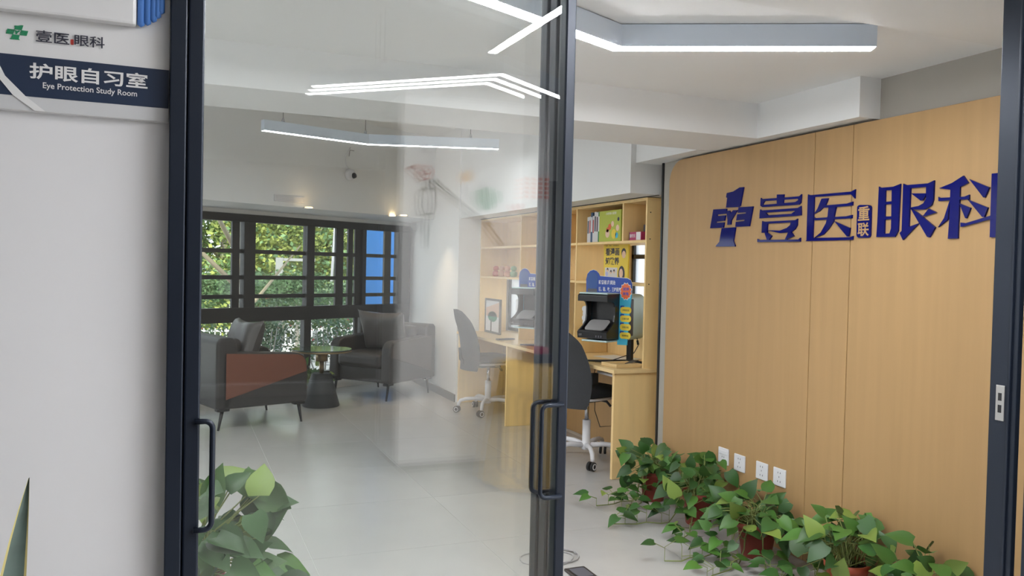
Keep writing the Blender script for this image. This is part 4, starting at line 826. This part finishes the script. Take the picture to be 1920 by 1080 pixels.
# ================================================================== OUTDOORS
struct(bx('ground', M('pale_paving', (.50, .49, .47), .8, var=.12, scale=1.5), -30, 40, 9.7, 60, -1.3, -1.0), 'pale paved ground outside')
struct(bx('ground', M('pale_paving2', (.50, .49, .47), .8, var=.12, scale=1.5), 3.55, 40, -10, 9.7, -1.3, -1.0), 'pale paved yard beside the building')
struct(bx('ground', M('building_base', (.3, .3, .3), .8), -4.1, 3.5, -6.6, 9.7, -1.3, -.13), 'base of the building')
m_c1 = crownmat('foliage_green', (.06, .15, .03), (.24, .38, .09)); m_c2 = crownmat('foliage_yellow_green', (.11, .17, .03), (.38, .42, .10)); m_c3 = crownmat('foliage_blue_green', (.05, .12, .04), (.18, .30, .12)); m_bush = crownmat('foliage_grey_green', (.05, .10, .04), (.22, .30, .16))
m_bark = M('pale_bark', (.42, .37, .30), .85, var=.3, scale=14, stretch=(1, 1, 2)); m_twig = M('twig', (.36, .30, .20), .8)
def crown(n, c, rad, seed, size, mat, parent, name='foliage'):
    r = random.Random(seed); vs = []; fs = []
    blobs = [(Vector((r.gauss(0, .45), r.gauss(0, .45), r.gauss(0, .45))), r.uniform(.3, .55)) for _ in range(16)]
    for k in range(n):
        b, br = blobs[r.randrange(16)]; v = Vector((r.gauss(0, 1), r.gauss(0, 1), r.gauss(0, 1))).normalized() * br * (r.random() ** .4)
        p = Vector(((b.x + v.x) * rad[0], (b.y + v.y) * rad[1], (b.z + v.z) * rad[2])) + Vector(c)
        d = Vector((r.gauss(0, 1), r.gauss(0, 1), r.gauss(0, .7))).normalized(); e = d.orthogonal().normalized(); e = Matrix.Rotation(r.uniform(0, 6.28), 3, d) @ e
        s = size * r.uniform(.6, 1.3); o = len(vs)
        vs += [tuple(p), tuple(p + d * s * .5 + e * s * .32), tuple(p + d * s), tuple(p + d * s * .5 - e * s * .32)]; fs.append((o, o + 1, o + 2, o + 3))
    o = MB().add(vs, fs).build(name, mat, parent); o['kind'] = 'stuff'; return o
def tree(label, loc, seed, rad, cz, n, size, mat, tr=.12, h=2.5):
    t = thing('tree', label, 'tree', loc, 0, 'trees outside the window'); r = random.Random(seed)
    MB().tube([(0, 0, 0), (.05, .02, h * .4), (.02, 0, h * .8), (.05, 0, h * 1.3)], [tr, tr * .9, tr * .7, tr * .4], 10).build('trunk', m_bark, t)
    for k in range(5):
        a = r.uniform(0, 6.28); z = h * r.uniform(.4, .9); MB().tube([(0, 0, z), (.5 * math.cos(a), .5 * math.sin(a), z + .5), (1.3 * math.cos(a), 1.3 * math.sin(a), z + 1.3)], [.04, .03, .012], 6).build('branch', m_twig, t)
    crown(n, (0, 0, cz), rad, seed, size, mat, t)
G = -1.0
tree('pale-trunked tree nearest the left window panes', (.82, 13.2, G), 1, (2.2, 1.6, 1.3), 5.0, 9000, .12, m_c1, .09, 3.2)
tree('broad green tree behind the pale trunk', (-1.2, 23.5, G), 2, (4.0, 2.2, 3.2), 2.6, 16000, .14, m_c3, .16, 2.6)
tree('yellow-green tree in the middle window panes', (2.7, 24.0, G), 3, (3.2, 2.0, 3.0), 2.6, 16000, .15, m_c2, .14, 2.6)
tree('dense green tree behind the light poles', (6.0, 26.5, G), 4, (3.4, 2.2, 3.2), 2.9, 15000, .18, m_c1, .18, 2.8)
tree('tall dark tree far behind the left panes', (-5.5, 27, G), 5, (3.6, 2.4, 3.6), 3.0, 10000, .22, m_c3, .2, 3.0)
tree('bright tree far behind the yellow-green one', (1.5, 30, G), 6, (3.4, 2.2, 3.4), 2.9, 14000, .2, m_c1, .2, 3.0)
tree('green tree at the far right of the grove', (10.5, 26, G), 7, (3.4, 2.2, 3.2), 3.5, 9000, .22, m_c1, .2, 3.0)
for k, (x, y) in enumerate(((.3, 16.8), (2.3, 17.2), (4.6, 17.4))):
    t = thing('clipped_tree', ['low clipped tree left of the gate post', 'low clipped tree in front of the gate post', 'low clipped tree toward the blue boarding'][k], 'tree', (x, y, G), 0, 'low clipped trees beyond the shrubs')
    MB().tube([(0, 0, 0), (.02, 0, .8), (0, .02, 1.7)], [.045, .04, .025], 8).build('trunk', m_bark, t); crown(5500, (0, 0, 1.78), (1.25, .6, .42), 90 + k, .075, m_c3, t)
def bush(label, loc, seed, rad, cz, n):
    t = thing('flowering_shrub', label, 'shrub', loc, 0, 'flowering shrubs below the window'); r = random.Random(seed)
    for k in range(9):
        a = r.uniform(0, 6.28); q = r.uniform(.15, .5); MB().tube([(.05 * math.cos(a), .05 * math.sin(a), 0), (.25 * q * math.cos(a), .25 * q * math.sin(a), cz * .5), (q * math.cos(a), q * math.sin(a), cz * 1.1)], [.018, .014, .006], 6).build('stem', m_bark, t)
    crown(n, (0, 0, cz), rad, seed, .05, m_bush, t)
    crown(40, (0, 0, cz + .1), (rad[0] * .8, rad[1] * .8, rad[2] * .8), seed + 50, .035, M('pink_red_blossom', (.60, .10, .08), .6), t, 'blossom')
bush('flowering shrub left of the middle window post', (1.15, 11.7, G), 21, (.62, .5, .40), 1.30, 2600)
bush('flowering shrub right of the middle window post', (2.0, 12.0, G), 22, (.7, .5, .42), 1.28, 2800)
bush('flowering shrub behind the left armchair', (.15, 11.2, G), 23, (.6, .5, .38), 1.28, 1500)
for k, (x, y, lean) in enumerate(((2.70, 19.0, .06), (3.25, 19.2, .16))):
    t = thing('light_pole', ['white light pole behind the middle panes', 'thinner leaning white pole right of the first pole'][k], 'pole', (x, y, G), 0, 'white poles outside')
    MB().tube([(0, 0, 0), (lean, 0, 3.4), (lean * 2, 0, 7)], [.055 - .02 * k, .05 - .02 * k, .04 - .015 * k], 12).build('shaft', M('pole_white', (.45, .45, .47), .4), t); MB().lathe([(.13, 0), (.13, .03), (.07, .06)], seg=14).build('base_flange', m_steel, t)
gp = thing('gate_post', 'pale concrete gate post with crossbar in front of the trees', 'post', (2.05, 18.2, G)); m_gp = M('weathered_concrete', (.34, .34, .33), .8); bx('post', m_gp, -.07, .07, -.07, .07, 0, 2.45, gp); bx('crossbar', m_gp, .07, .75, -.03, .03, 2.38, 2.44, gp)
fw = thing('picket_fence', 'white picket fence and low wall beyond the shrubs', 'fence', (1.0, 19.8, G)); bx('low_wall', M('pale_concrete', (.55, .54, .52), .8, var=.08, scale=4), -4, 5, -.1, .1, 0, .36, fw)
bx('rail', m_paper, -4, 5, -.02, .02, .42, .46, fw); bx('rail', m_paper, -4, 5, -.02, .02, .74, .78, fw)
pk = MB().box(-.012, .012, -.012, .012, .36, .82).mesh('picket', m_paper)
for k in range(75): obj('picket', pk, fw, Matrix.Translation((-4 + .12 * k, 0, 0)))
bp = P0 + DH * -.70 + NH * 1.05
hb = thing('blue_hoarding', 'bright blue boarding outside the right-hand panes', 'boarding', (2.17, 10.05, G), WA); m_hb = M('hoarding_blue', (.08, .40, .95), .5, var=.03, scale=2)
for k in range(3): bx('sheet', m_hb, k * .8 + .003, k * .8 + .797, 0, .03, 0, 3.6, hb)
bx('rail', m_steel, 0, 2.4, .03, .07, .5, .55, hb); bx('rail', m_steel, 0, 2.4, .03, .07, 2.6, 2.65, hb)
